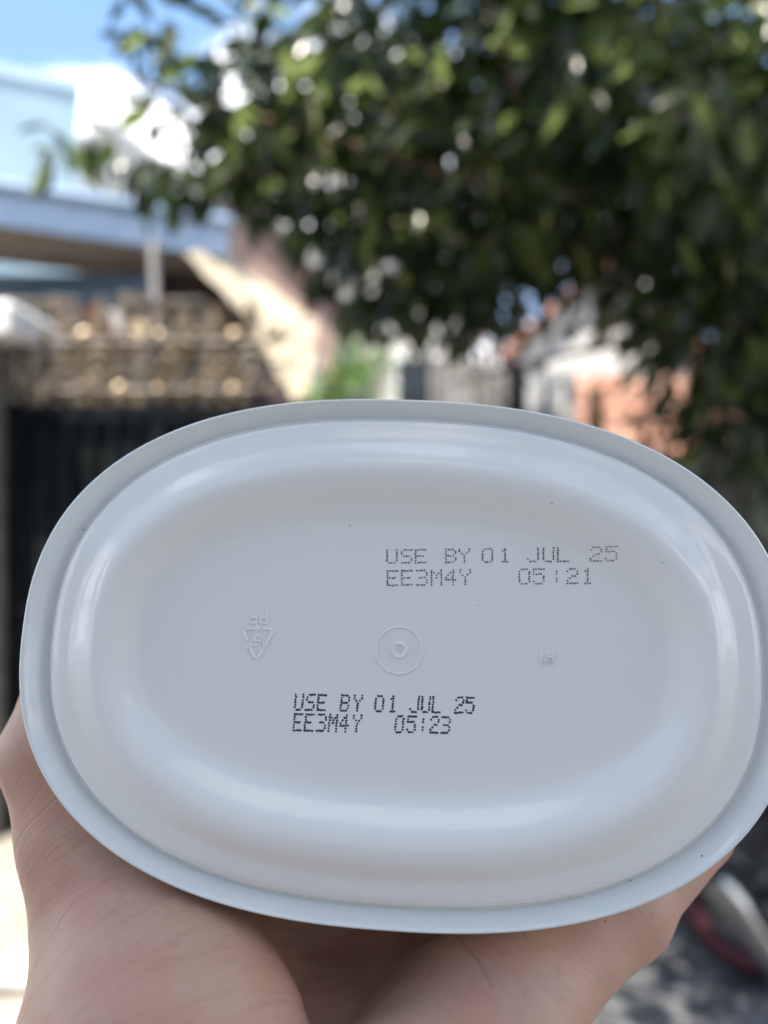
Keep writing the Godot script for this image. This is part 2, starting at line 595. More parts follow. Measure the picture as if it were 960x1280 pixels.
func build_hand() -> void:
	# joints in centimetres from the eye
	var wr := Vector3(-4.5, -12.8, -12.6)
	var wu := Vector3(0.9, -13.4, -12.9)
	bone(wr, Vector3(-5.4, -18.5, -6.5), 2.2, 2.7)
	bone(wu, Vector3(-0.6, -19.0, -6.5), 2.0, 2.7, 1.6)
	bone(Vector3(-1.9, -13.4, -12.8), Vector3(-3.0, -19.0, -6.5), 2.2, 2.8, 1.6)
	bone(Vector3(-5.4, -18.5, -6.5), Vector3(-7.2, -28.0, 1.5), 2.7, 3.6, 2.0)
	bone(Vector3(-0.6, -19.0, -6.5), Vector3(-3.2, -28.5, 1.5), 2.7, 3.6, 2.4)
	# thumb side
	bone(wr, Vector3(-4.3, -10.75, -14.95), 2.2, 2.55, 1.2)
	bone(Vector3(-4.3, -10.75, -14.95), Vector3(-5.6, -9.2, -17.2), 2.55, 1.95, 1.2)
	bone(Vector3(-5.6, -9.2, -17.2), Vector3(-6.72, -7.5, -17.5), 1.95, 1.36, 0.8)
	bone(Vector3(-6.72, -7.5, -17.5), Vector3(-7.8, -5.6, -17.8), 1.36, 1.03, 0.6)
	bone(Vector3(-7.8, -5.6, -17.8), Vector3(-7.75, -3.3, -19.5), 1.0, 0.86, 0.3)
	bone(Vector3(-7.75, -3.3, -19.5), Vector3(-7.9, -1.1, -20.6), 0.86, 0.70, 0.3)
	# palm
	var k2 := Vector3(-3.0, -10.0, -19.6)
	var k3 := Vector3(0.2, -11.2, -20.4)
	var k4 := Vector3(3.1, -10.9, -19.8)
	var k5 := Vector3(5.6, -9.3, -18.0)
	bone(Vector3(-3.4, -13.0, -13.4), k2, 1.6, 1.0, 0.9)
	bone(Vector3(-1.8, -13.9, -13.6), k3, 1.6, 1.0, 1.5)
	bone(Vector3(-0.2, -13.9, -13.6), k4, 1.5, 1.0, 1.6)
	bone(wu, Vector3(2.6, -10.35, -16.3), 2.0, 1.35, 1.8)
	bone(Vector3(2.6, -10.35, -16.3), k5, 1.35, 0.98, 0.8)
	bone(Vector3(0.7, -11.5, -15.2), Vector3(1.4, -11.2, -17.4), 1.3, 0.9, 1.6)
	bone(Vector3(-2.6, -13.0, -14.6), Vector3(-1.5, -12.0, -18.2), 1.35, 1.0, 0.9)
	bone(k2, k3, 0.95, 0.95, 0.7)
	bone(k3, k4, 0.95, 0.95, 0.7)
	bone(k4, k5, 0.95, 0.9, 0.7)
	# fingers: under the tub and up its far side; the little finger up the right wall
	bone(k2, Vector3(-3.7, -9.6, -23.6), 0.98, 0.86, 0.25)
	bone(Vector3(-3.7, -9.6, -23.6), Vector3(-3.5, -7.2, -24.0), 0.84, 0.76, 0.15)
	bone(Vector3(-3.5, -7.2, -24.0), Vector3(-3.3, -5.3, -23.4), 0.76, 0.66, 0.15)
	bone(k3, Vector3(0.7, -10.2, -24.4), 1.0, 0.88, 0.25)
	bone(Vector3(0.7, -10.2, -24.4), Vector3(0.9, -7.3, -24.9), 0.86, 0.78, 0.15)
	bone(Vector3(0.9, -7.3, -24.9), Vector3(0.9, -5.0, -23.9), 0.78, 0.67, 0.15)
	bone(k4, Vector3(4.6, -9.4, -23.4), 0.96, 0.84, 0.25)
	bone(Vector3(4.6, -9.4, -23.4), Vector3(5.0, -6.9, -24.0), 0.82, 0.75, 0.15)
	bone(Vector3(5.0, -6.9, -24.0), Vector3(4.9, -4.9, -23.2), 0.75, 0.65, 0.15)
	bone(k5, Vector3(7.85, -8.0, -19.2), 0.96, 0.80, 0.25)
	bone(Vector3(7.85, -8.0, -19.2), Vector3(8.75, -5.7, -20.4), 0.78, 0.68, 0.15)
	bone(Vector3(8.75, -5.7, -20.4), Vector3(9.2, -4.0, -20.9), 0.68, 0.58, 0.15)
	var e1 := Vector3(1, 0, 0)
	var e2 := Vector3(0, 0.75, -0.66).normalized()
	var uv_of := func(p: Vector3) -> Vector2: return Vector2(0.5 + p.dot(e1) / 0.16, 0.5 - (p.dot(e2) - 0.03) / 0.16)
	var mesh := surface_nets(Vector3(-0.125, -0.335, -0.262), Vector3(0.105, 0.0, 0.068), 0.0015, hand_sdf, uv_of)
	var h := thing("hand", "bare left hand holding the white tub from below, thumb up its left side", "hand", EYE)
	mesh_node("palm_and_fingers", mesh, M.skin, h)
	for nl in [[Vector3(-8.45, -1.3, -20.75), Vector3(-0.95, 0.1, -0.2), Vector3(-0.1, 1, -0.45), 0.62], [Vector3(-3.3, -5.5, -24.02), Vector3(0, 0.1, -1), Vector3(0.1, 1, 0.3), 0.5], [Vector3(0.9, -5.3, -24.6), Vector3(0, 0.2, -1), Vector3(0, 1, 0.4), 0.52], [Vector3(4.9, -5.2, -23.86), Vector3(0, 0.2, -1), Vector3(0, 1, 0.4), 0.5], [Vector3(9.5, -4.3, -21.2), Vector3(0.7, 0, -0.7), Vector3(0.2, 1, -0.2), 0.42]]:
		var st := start()
		var nrm: Vector3 = nl[1].normalized()
		var up: Vector3 = (nl[2] - nrm * nl[2].dot(nrm)).normalized()
		var side := up.cross(nrm)
		st.set_smooth_group(1)
		for i in 6:
			for j in 6:
				var q := []
				for d in [[0, 0], [1, 0], [1, 1], [0, 1]]:
					var u: float = (i + d[0]) / 3.0 - 1.0
					var w: float = (j + d[1]) / 3.0 - 1.0
					var ww: float = w * (1.0 - 0.18 * u * u)
					q.append((nl[0] + side * u * nl[3] + up * ww * nl[3] * 1.25 - nrm * (u * u * 0.28 + w * w * 0.06)) * 0.01)
				quad(st, q[0], q[1], q[2], q[3])
		obj("fingernail", st, M.nail, h)

# ---------------------------------------------------------------- tree
func leaf_mesh(bend: float, fold: float) -> ArrayMesh:
	# 1 m long along +y from the stalk, blade facing +z
	var st := start()
	st.set_smooth_group(1)
	var ys := [0.0, 0.10, 0.28, 0.48, 0.68, 0.86, 1.0]
	var ws := [0.012, 0.085, 0.16, 0.19, 0.16, 0.085, 0.0]
	for i in 6:
		for s in [-1.0, 1.0]:
			var p := []
			for q in [[i, 0.0], [i, 1.0], [i + 1, 1.0], [i + 1, 0.0]]:
				var y: float = ys[q[0]]
				p.append(Vector3(ws[q[0]] * q[1] * s, y, ws[q[0]] * q[1] * fold - bend * y * y))
			if s > 0:
				quad(st, p[0], p[1], p[2], p[3])
			else:
				quad(st, p[3], p[2], p[1], p[0])
	st.generate_normals()
	return st.commit()

func clump(out: Array, c: Vector3, r: Vector3, count: int, size: float, tone := 1.0) -> void:
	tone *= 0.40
	for i in count:
		var d := Vector3(rng.randfn(), rng.randfn(), rng.randfn()).normalized() * pow(rng.randf(), 0.42)
		var p := c + d * r
		# leaves hang outwards and down from their twig
		var along := (d * 0.9 + Vector3(rng.randfn(0, 0.5), -0.55 + rng.randfn(0, 0.4), rng.randfn(0, 0.5))).normalized()
		var face := (Vector3.UP * 0.9 + Vector3(rng.randfn(0, 0.55), rng.randfn(0, 0.3), rng.randfn(0, 0.55)))
		face = (face - along * face.dot(along)).normalized()
		var s := size * rng.randf_range(0.65, 1.2)
		var b := Basis(along.cross(face), along, face) * s
		var g := rng.randf()
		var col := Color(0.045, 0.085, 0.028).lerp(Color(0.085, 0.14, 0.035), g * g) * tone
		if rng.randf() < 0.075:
			col = Color(0.13, 0.15, 0.04)  # lighter colour on random leaves imitates sunlit highlights
		out.append([Transform3D(b, p), col])

func leaves_multi(called: String, list: Array, mesh: Mesh, m: Material, parent: Node) -> void:
	var mm := MultiMesh.new()
	mm.transform_format = MultiMesh.TRANSFORM_3D
	mm.use_colors = true
	mm.mesh = mesh
	mm.instance_count = list.size()
	for i in list.size():
		mm.set_instance_transform(i, list[i][0])
		mm.set_instance_color(i, list[i][1])
	var o := MultiMeshInstance3D.new()
	o.name = called
	o.multimesh = mm
	o.material_override = m
	o.set_meta("kind", "stuff")
	parent.add_child(o, true)

func build_tree() -> void:
	var t := thing("tree", "broad leafy tree with dark green crown hanging over the street", "tree")
	var st := start()
	tube(st, smooth_line([Vector3(2.35, -0.05, -2.5), Vector3(2.3, 0.9, -2.55), Vector3(2.15, 1.8, -2.6), Vector3(1.9, 2.5, -2.6)], 4), [0.17, 0.155, 0.15, 0.145, 0.14, 0.14, 0.135, 0.13, 0.125, 0.12, 0.11, 0.10, 0.09], 12)
	obj("trunk", st, M.bark, t)
	var limbs := [
		[Vector3(2.0, 2.25, -2.6), Vector3(1.2, 2.5, -2.5), Vector3(0.5, 2.42, -2.35), Vector3(-0.1, 2.5, -2.2), Vector3(-0.65, 2.62, -2.1)],
		[Vector3(2.0, 2.3, -2.6), Vector3(1.4, 3.0, -2.0), Vector3(0.7, 3.5, -1.2), Vector3(0.0, 3.6, -0.5)],
		[Vector3(2.1, 1.9, -2.6), Vector3(1.6, 2.2, -3.1), Vector3(1.0, 2.2, -3.5), Vector3(0.3, 2.05, -3.6)],
		[Vector3(2.0, 2.4, -2.6), Vector3(1.9, 3.2, -3.0), Vector3(1.3, 3.8, -3.2)],
		[Vector3(2.2, 1.6, -2.6), Vector3(1.9, 1.75, -2.4), Vector3(1.4, 1.7, -2.5)],
		[Vector3(2.0, 2.3, -2.6), Vector3(2.2, 3.0, -1.6), Vector3(2.0, 3.5, -0.7)],
		[Vector3(0.5, 2.42, -2.35), Vector3(0.33, 2.68, -2.1), Vector3(0.2, 2.9, -1.9)],
		[Vector3(-0.1, 2.5, -2.2), Vector3(-0.35, 2.4, -2.15), Vector3(-0.62, 2.33, -2.1)],
	]
	for l in limbs:
		st = start()
		var path := smooth_line(l, 5)
		var rad := []
		for i in path.size():
			rad.append(lerpf(0.05 if l[0].x > 1.5 else 0.014, 0.007, sqrt(float(i) / (path.size() - 1))))
		tube(st, path, rad, 8)
		obj("branch", st, M.bark, t)
	var L := []
	# the low front spray that is seen against the sky, from its left tip to the right
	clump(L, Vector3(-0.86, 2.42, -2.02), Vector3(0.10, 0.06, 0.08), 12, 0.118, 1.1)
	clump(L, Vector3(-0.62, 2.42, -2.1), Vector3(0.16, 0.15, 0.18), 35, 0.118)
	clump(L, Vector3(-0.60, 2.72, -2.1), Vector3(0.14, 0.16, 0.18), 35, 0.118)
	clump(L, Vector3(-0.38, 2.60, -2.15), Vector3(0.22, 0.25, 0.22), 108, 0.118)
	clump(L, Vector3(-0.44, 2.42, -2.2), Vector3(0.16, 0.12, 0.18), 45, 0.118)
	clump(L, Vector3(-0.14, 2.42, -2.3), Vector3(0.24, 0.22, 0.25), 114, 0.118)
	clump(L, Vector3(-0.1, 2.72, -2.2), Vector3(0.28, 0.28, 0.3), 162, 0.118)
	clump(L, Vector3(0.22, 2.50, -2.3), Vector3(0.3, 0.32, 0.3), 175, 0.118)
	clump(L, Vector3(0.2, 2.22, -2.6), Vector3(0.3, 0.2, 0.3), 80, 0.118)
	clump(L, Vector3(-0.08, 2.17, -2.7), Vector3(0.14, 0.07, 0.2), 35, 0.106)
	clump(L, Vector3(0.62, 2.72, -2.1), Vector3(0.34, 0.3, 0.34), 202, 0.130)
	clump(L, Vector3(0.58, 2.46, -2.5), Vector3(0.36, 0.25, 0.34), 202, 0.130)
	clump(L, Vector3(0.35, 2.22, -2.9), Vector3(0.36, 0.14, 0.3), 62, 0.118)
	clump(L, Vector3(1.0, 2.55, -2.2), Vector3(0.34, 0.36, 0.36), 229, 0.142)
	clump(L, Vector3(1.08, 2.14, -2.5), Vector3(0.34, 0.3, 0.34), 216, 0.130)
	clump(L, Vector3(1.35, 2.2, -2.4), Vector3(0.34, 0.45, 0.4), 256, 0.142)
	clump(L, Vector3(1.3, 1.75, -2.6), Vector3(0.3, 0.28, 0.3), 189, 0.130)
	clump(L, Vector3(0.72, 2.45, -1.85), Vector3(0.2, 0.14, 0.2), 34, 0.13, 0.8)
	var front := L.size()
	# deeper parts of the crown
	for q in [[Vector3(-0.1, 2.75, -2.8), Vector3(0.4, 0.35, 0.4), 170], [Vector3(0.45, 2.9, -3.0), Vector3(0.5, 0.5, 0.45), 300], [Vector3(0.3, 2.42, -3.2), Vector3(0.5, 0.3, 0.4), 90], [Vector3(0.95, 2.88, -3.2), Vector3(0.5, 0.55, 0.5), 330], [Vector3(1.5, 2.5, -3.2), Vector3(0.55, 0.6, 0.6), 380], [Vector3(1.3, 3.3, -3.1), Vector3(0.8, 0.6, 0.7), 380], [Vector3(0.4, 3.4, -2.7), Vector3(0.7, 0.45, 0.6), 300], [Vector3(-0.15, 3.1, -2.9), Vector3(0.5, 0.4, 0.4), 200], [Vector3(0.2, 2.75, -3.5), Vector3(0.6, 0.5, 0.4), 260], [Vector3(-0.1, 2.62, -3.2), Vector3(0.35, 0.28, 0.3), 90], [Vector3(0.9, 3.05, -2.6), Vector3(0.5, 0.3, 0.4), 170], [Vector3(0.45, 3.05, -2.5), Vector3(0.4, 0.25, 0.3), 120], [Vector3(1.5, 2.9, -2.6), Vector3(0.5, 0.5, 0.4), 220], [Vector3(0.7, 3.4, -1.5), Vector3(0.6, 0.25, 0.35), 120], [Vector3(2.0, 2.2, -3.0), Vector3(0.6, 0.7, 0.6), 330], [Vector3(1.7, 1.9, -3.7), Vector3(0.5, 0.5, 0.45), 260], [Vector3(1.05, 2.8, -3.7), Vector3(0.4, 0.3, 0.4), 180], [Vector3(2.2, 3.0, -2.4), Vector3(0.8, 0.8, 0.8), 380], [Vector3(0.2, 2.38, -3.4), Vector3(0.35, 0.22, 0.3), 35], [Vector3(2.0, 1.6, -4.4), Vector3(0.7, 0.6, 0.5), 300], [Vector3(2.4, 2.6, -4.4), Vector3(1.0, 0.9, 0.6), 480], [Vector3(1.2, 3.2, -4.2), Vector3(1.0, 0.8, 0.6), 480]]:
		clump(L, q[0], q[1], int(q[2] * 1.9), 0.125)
	# the crown over the camera, with unseen clumps added to block the sun
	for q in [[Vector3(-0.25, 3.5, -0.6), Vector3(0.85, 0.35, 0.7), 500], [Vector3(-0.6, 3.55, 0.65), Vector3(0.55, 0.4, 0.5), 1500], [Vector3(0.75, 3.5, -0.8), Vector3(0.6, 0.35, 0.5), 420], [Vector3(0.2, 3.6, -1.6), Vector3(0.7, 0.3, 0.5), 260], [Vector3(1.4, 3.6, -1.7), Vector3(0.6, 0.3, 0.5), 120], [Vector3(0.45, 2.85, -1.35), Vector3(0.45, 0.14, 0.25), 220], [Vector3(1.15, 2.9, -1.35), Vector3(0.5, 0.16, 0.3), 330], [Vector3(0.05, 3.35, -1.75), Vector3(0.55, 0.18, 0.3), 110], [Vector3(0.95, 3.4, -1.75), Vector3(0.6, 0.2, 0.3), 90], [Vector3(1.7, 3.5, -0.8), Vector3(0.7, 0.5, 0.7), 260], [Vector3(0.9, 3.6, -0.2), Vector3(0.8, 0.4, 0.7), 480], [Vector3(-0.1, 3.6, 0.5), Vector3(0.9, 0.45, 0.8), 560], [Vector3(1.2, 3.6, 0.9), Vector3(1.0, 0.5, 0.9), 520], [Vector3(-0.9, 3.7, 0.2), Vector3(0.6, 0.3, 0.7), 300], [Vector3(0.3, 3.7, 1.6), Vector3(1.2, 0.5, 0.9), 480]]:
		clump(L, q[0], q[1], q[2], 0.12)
	# the leaves that show largest are parts of their own
	var order := []
	for i in front:
		var p: Vector3 = L[i][0].origin - EYE
		var inside := p.z < -0.5 and absf(p.x / p.z) < 0.52 and p.y / -p.z < 0.7
		order.append([L[i][0].basis.y.length() / p.length() if inside else 0.0, i])
	order.sort_custom(func(a, b): return a[0] > b[0])
	var meshes := [leaf_mesh(0.14, 0.25), leaf_mesh(0.28, 0.4), leaf_mesh(0.05, 0.12)]
	var single := {}
	for k in 290:
		single[order[k][1]] = true
	var rest := [[], [], []]
	for i in L.size():
		if single.has(i):
			var tone := clampi(int((L[i][1].g - 0.029) / 0.009), 0, 3)
			var o := mesh_node("leaf", meshes[i % 3], M["leaf_%d" % tone], t)
			o.transform = L[i][0]
		else:
			rest[i % 3].append(L[i])
	for k in 3:
		leaves_multi("foliage", rest[k], meshes[k], M.leaf_many, t)

func shrub(called: String, label: String, category: String, at: Vector3, size: Vector3, count: int, leaf: float, m: Material, group := "", tone := 1.0) -> void:
	var t := thing(called, label, category, at, 0.0, group)
	var st := start()
	for k in 5:
		var a := TAU * k / 5 + 0.4
		tube(st, [Vector3(cos(a) * 0.04, 0, sin(a) * 0.04), Vector3(cos(a) * size.x * 0.25, size.y * 0.5, sin(a) * size.z * 0.25), Vector3(cos(a) * size.x * 0.6, size.y * 1.2, sin(a) * size.z * 0.6)], [0.02, 0.014, 0.006], 6)
	obj("stem", st, M.bark, t)
	var L := []
	for k in 9:
		var d := Vector3(rng.randf_range(-0.6, 0.6) * size.x, rng.randf_range(0.5, 1.5) * size.y, rng.randf_range(-0.6, 0.6) * size.z)
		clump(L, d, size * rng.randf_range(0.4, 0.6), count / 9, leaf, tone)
	leaves_multi("foliage", L, leaf_mesh(0.15, 0.3), m, t)

# ---------------------------------------------------------------- street
func build_gate() -> void:
	var g := thing("gate", "black sheet metal gate with gilded scroll crest, behind the left of the tub", "gate", Vector3(-1.02, 0, -3.5))
	var w := 1.36
	for y in [0.06, 1.0, 1.9]:
		var st := start()
		box(st, Vector3(0, y, 0.0), Vector3(w, 0.07, 0.05))
		obj("rail", st, M.black_iron, g)
	for x in [-w / 2 + 0.03, w / 2 - 0.03, 0.0]:
		var st := start()
		box(st, Vector3(x, 0.98, 0.003), Vector3(0.06, 1.94, 0.05))
		obj("stile", st, M.black_iron, g)
	for k in 2:
		var st := start()
		box(st, Vector3(-w / 4 + k * w / 2, 0.98, -0.02), Vector3(w / 2 - 0.05, 1.86, 0.008))
		obj("sheet_panel", st, M.gate_sheet, g)
	var st := start()
	cbox(st, Vector3(), Vector3(0.018, 1.8, 0.018), 0.003)
	st.generate_normals()
	var bar := st.commit()
	for k in 13:
		if k == 6:
			continue
		var o := mesh_node("bar", bar, M.black_iron, g)
		o.position = Vector3(-w / 2 + 0.08 + k * 0.1, 0.98, 0.016)
	# crest: lower and upper rails, curls between them, leaf-shaped finials above
	for y in [2.0, 2.22]:
		st = start()
		tube(st, [Vector3(-w / 2, y, 0), Vector3(0.47, y, 0)], 0.014, 8)
		obj("crest_rail", st, M.grey_iron, g)
	var curls := []
	for dirx in [-1, 1]:
		st = start()
		var path := []
		for i in 26:
			var a := i * 0.34
			var r := 0.085 - 0.0027 * i
			path.append(Vector3(dirx * cos(a) * r, sin(a) * r, 0))
		tube(st, path, 0.013, 6)
		st.generate_normals()
		curls.append(st.commit())
	st = start()
	prism(st, PackedVector2Array([Vector2(-0.016, 0), Vector2(0.016, 0), Vector2(0.02, 0.03), Vector2(0.042, 0.07), Vector2(0.03, 0.11), Vector2(0, 0.17), Vector2(-0.03, 0.11), Vector2(-0.042, 0.07), Vector2(-0.02, 0.03)]), 0.02)
	st.generate_normals()
	var finial := st.commit()
	st = start()
	var ball := []
	for i in 9:
		var a := -PI / 2 + PI * i / 8
		ball.append(Vector2(cos(a) * 0.03, sin(a) * 0.03))
	lathe(st, ball, 12)
	st.generate_normals()
	var knob := st.commit()
	for k in 7:
		var x := -w / 2 + 0.085 + k * 0.17
		var o := mesh_node("scroll", curls[k % 2], M.bronze if k % 3 else M.grey_iron, g)
		o.position = Vector3(x + rng.randf_range(-0.02, 0.02), 2.11, 0.02)
		o.scale = Vector3.ONE * rng.randf_range(0.5, 1.0)
		o = mesh_node("finial", finial, M.gilt if rng.randf() < 0.4 else M.bronze, g)
		o.position = Vector3(x + rng.randf_range(-0.03, 0.03), 2.23, 0.0)
		o.scale.y = rng.randf_range(0.6, 1.25)
		o = mesh_node("knob", knob, M.gilt if rng.randf() < 0.5 else M.bronze, g)
		o.position = Vector3(x + 0.085, 2.0, 0.03)
		o.scale = Vector3.ONE * rng.randf_range(0.6, 1.2)
		o = mesh_node("knob", knob, M.gilt if rng.randf() < 0.4 else M.bronze, g)
		o.position = Vector3(x + 0.085, 2.25, 0.0)
		o.scale = Vector3.ONE * rng.randf_range(0.6, 1.2)
	for k in 2:
		var o := mesh_node("scroll", curls[k % 2], M.bronze, g)
		o.position = Vector3(-w / 2 + 0.2 + k * 0.32, 2.39, -0.01)
		o.rotation.z = 0.5 * (k % 3 - 1)
		o.scale = Vector3.ONE * (0.5 + 0.15 * k)
	# a dry climber tangled in the crest
	var v := thing("climbing_plant", "dry brown climbing plant tangled through the gilded crest over the black gate", "plant", Vector3(-1.02, 1.92, -3.58))
	var L := []
	for k in 9:
		st = start()
		var path := []
		var x0 := -0.6 + k * 0.13 + rng.randf_range(-0.05, 0.05)
		for i in 6:
			path.append(Vector3(x0 + rng.randf_range(-0.09, 0.09) + 0.05 * i * (k % 3 - 1), i * 0.1, rng.randf_range(-0.05, 0.09)))
		tube(st, smooth_line(path, 3), 0.006, 5)
		obj("stem", st, M.bark, v)
		for i in 2:
			for j in 20:
				var p: Vector3 = path[1 + i * 2] + Vector3(rng.randfn(0, 0.06), rng.randfn(0, 0.06), rng.randfn(0, 0.04))
				var along := Vector3(rng.randfn(), rng.randfn() - 0.4, rng.randfn()).normalized()
				var face := along.cross(Vector3(rng.randfn(), rng.randfn(), rng.randfn())).normalized()
				L.append([Transform3D(Basis(along.cross(face), along, face) * rng.randf_range(0.04, 0.075), p), Color(0.045, 0.035, 0.022).lerp(Color(0.34, 0.25, 0.15), pow(rng.randf(), 2.4))])
	leaves_multi("dry_leaves", L, leaf_mesh(0.3, 0.5), M.bush_leaf, v)
	# pillar on the left
	var p := thing("gate_pillar", "grey rendered gate pillar with broad white cap at the gate's left end", "pillar", Vector3(-1.86, 0, -3.46))
	st = start()
	cbox(st, Vector3(0, 1.1, 0), Vector3(0.28, 2.2, 0.28), 0.012)
	obj("shaft", st, M.render_grey, p)
	st = start()
	cbox(st, Vector3(0, 2.27, 0), Vector3(0.62, 0.13, 0.5), 0.02)
	obj("cap", st, M.white_paint, p)
	# wall panel of pierced blocks behind the crest
	var wl := thing("block_wall", "grey pierced block wall rising behind the gate's gilded crest", "wall", Vector3(-1.2, 0, -3.9))
	st = start()
	box(st, Vector3(-0.16, 0.95, 0), Vector3(1.56, 1.9, 0.12))
	obj("wall_body", st, M.render_grey, wl)
	var block := start()
	for q in [[0, 0.085, 0.2, 0.03], [0, -0.085, 0.2, 0.03]]:
		cbox(block, Vector3(q[0], q[1], 0), Vector3(q[2], q[3], 0.12), 0.008)
	for q in [-0.085, 0.0, 0.085]:
		cbox(block, Vector3(q, 0, 0), Vector3(0.03, 0.14, 0.11), 0.006)
	block.generate_normals()
	var bm := block.commit()
	for r in 3:
		for k in 7:
			if r == 2 and (k == 3 or k == 6):
				continue
			var o := mesh_node("block", bm, M.block_a if (k * 7 + r * 3) % 3 else M.block_b, wl)
			o.position = Vector3(-0.84 + k * 0.208, 2.005 + r * 0.206, 0)

func build_house() -> void:
	var h := thing("blue_house", "house with pale blue upper wall and blue fascia over its porch", "house", Vector3(-2.5, 0, -5.0))
	# the fascia recedes a little to the right
	var b := Basis(Vector3.UP, 0.44)
	var st := start()
	box(st, Vector3(-1.4, 3.43, 1.0) * Vector3(0, 1, 0) + b * Vector3(0.2, 0, 0), Vector3(2.6, 0.24, 0.03), b)
	obj("fascia", st, M.blue_fascia, h)
	st = start()
	tube(st, [Vector3(0, 3.56, 0.05) + b * Vector3(-1.1, 0, 0), Vector3(0, 3.56, 0.05) + b * Vector3(1.5, 0, 0)], 0.035, 8)
	obj("gutter", st, M.blue_fascia, h)
	# boarded soffit behind it
	for k in 7:
		st = start()
		box(st, Vector3(0, 3.31, 0) + b * Vector3(0.2, 0, -0.07 - k * 0.115), Vector3(2.56, 0.018, 0.107), b)
		obj("soffit_board", st, M.tan_board if k % 2 else M.tan_board_b, h)
	st = start()
	box(st, Vector3(0, 3.62, 0) + b * Vector3(0.2, 0, -0.75), Vector3(2.7, 0.05, 1.6), b * Basis(Vector3.RIGHT, 0.04))
	obj("porch_roof", st, M.blue_roof, h)
	st = start()
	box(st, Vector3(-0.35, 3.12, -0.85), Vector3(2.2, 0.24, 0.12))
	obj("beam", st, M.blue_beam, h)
	for x in [0.66, -1.6]:
		st = start()
		cbox(st, Vector3(x, 1.55, -0.8), Vector3(0.16, 3.1, 0.16), 0.01)
		obj("column", st, M.render_grey, h)
	# porch: back wall, doorway, low parapet
	st = start()
	box(st, Vector3(-1.2, 1.7, -3.6), Vector3(5.2, 3.4, 0.15))
	obj("porch_wall", st, M.dark_wall, h)
	st = start()
	box(st, Vector3(0.35, 1.15, -3.5), Vector3(0.95, 2.2, 0.05))
	var dr := obj("door", st, M.maroon, h)
	st = start()
	tube(st, [Vector3(0.7, 1.1, -3.46), Vector3(0.7, 1.25, -3.46)], 0.015, 6)
	obj("door_handle", st, M.steel, dr)
	st = start()
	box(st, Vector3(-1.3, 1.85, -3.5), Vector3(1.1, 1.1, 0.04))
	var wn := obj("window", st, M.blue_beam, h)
	for k in 2:
		st = start()
		box(st, Vector3(-1.57 + 0.54 * k, 1.85, -3.475), Vector3(0.46, 0.98, 0.02))
		obj("pane", st, M.dark_glass, wn)
	st = start()
	box(st, Vector3(-0.6, 0.5, -0.9), Vector3(2.6, 1.0, 0.12))
	obj("parapet", st, M.render_grey, h)
	# upper storey
	st = start()
	box(st, Vector3(-4.81, 4.95, -4.43), Vector3(6.5, 3.1, 3.4), Basis(Vector3.UP, 0.42))
	obj("upper_wall", st, M.blue_wall, h)
	st = start()
	box(st, Vector3(-4.81, 6.53, -4.43), Vector3(6.56, 0.14, 3.46), Basis(Vector3.UP, 0.42))
	obj("parapet_cap", st, M.blue_pale, h)
	st = start()
	box(st, Vector3(-4.81, 1.7, -4.43), Vector3(6.3, 3.39, 3.3), Basis(Vector3.UP, 0.42))
	obj("lower_wall", st, M.render_grey, h)
	st = start()
	prism(st, PackedVector2Array([Vector2(0.62, 0), Vector2(1.62, 0), Vector2(1.62, 2.82), Vector2(1.28, 3.15), Vector2(1.05, 3.4), Vector2(0.62, 3.4)]), 0.1, Transform3D(Basis(), Vector3(0, 0, -1.02)))
	obj("side_wall", st, M.dark_wall, h)
	# a shelf of split bamboo stands on the porch, with a red box on it
	var s := thing("slatted_shelf", "brown slatted shelf standing in the blue house's porch", "shelf", Vector3(-2.75, 0, -5.6))
	for x in [-0.7, 0.0, 0.7]:
		st = start()
		box(st, Vector3(x, 1.45, 0), Vector3(0.05, 2.9, 0.3))
		obj("upright", st, M.brown_wood, s)
	for k in 7:
		st = start()
		box(st, Vector3(0, 2.52 + 0.052 * k, 0.153), Vector3(1.5, 0.04, 0.014))
		obj("slat", st, M.brown_wood if k % 2 else M.orange_wood, s)
	for y in [1.2, 2.0, 2.46]:
		st = start()
		box(st, Vector3(0, y, 0), Vector3(1.34, 0.03, 0.28))
		obj("shelf_board", st, M.brown_wood, s)
	st = start()
	cbox(st, Vector3(0, 0.12, 0), Vector3(0.22, 0.2, 0.18), 0.015)
	for q in [-0.075, 0.075]:
		tube(st, [Vector3(q, 0.22, 0), Vector3(q * 0.6, 0.26, 0), Vector3(0, 0.27, 0)], 0.008, 6)
	var bx := obj("red_box", st, M.red, null)
	tag(bx, "small red carry box up on the porch next to the blue beam", "box")
	bx.position = Vector3(-2.08, 2.66, -5.5)
	st = start()
	box(st, Vector3(0, 1.28, 0), Vector3(0.6, 2.76, 0.25))
	var cab := obj("cabinet", st, M.brown_wood, null)
	tag(cab, "brown cupboard under the small red box in the porch", "cupboard")
	cab.position = Vector3(-2.0, 0.0, -5.52)
	# leaning pole under the end of the fascia
	st = start()
	tube(st, [Vector3(0.0, 0, 0.25), Vector3(-0.28, 3.28, -0.1)], [0.032, 0.03], 10)
	var pole := obj("leaning_pole", st, M.grey_plank, null)
	tag(pole, "grey pole leaning against the end of the blue fascia", "pole")
	pole.position = Vector3(-1.28, 0, -5.1)

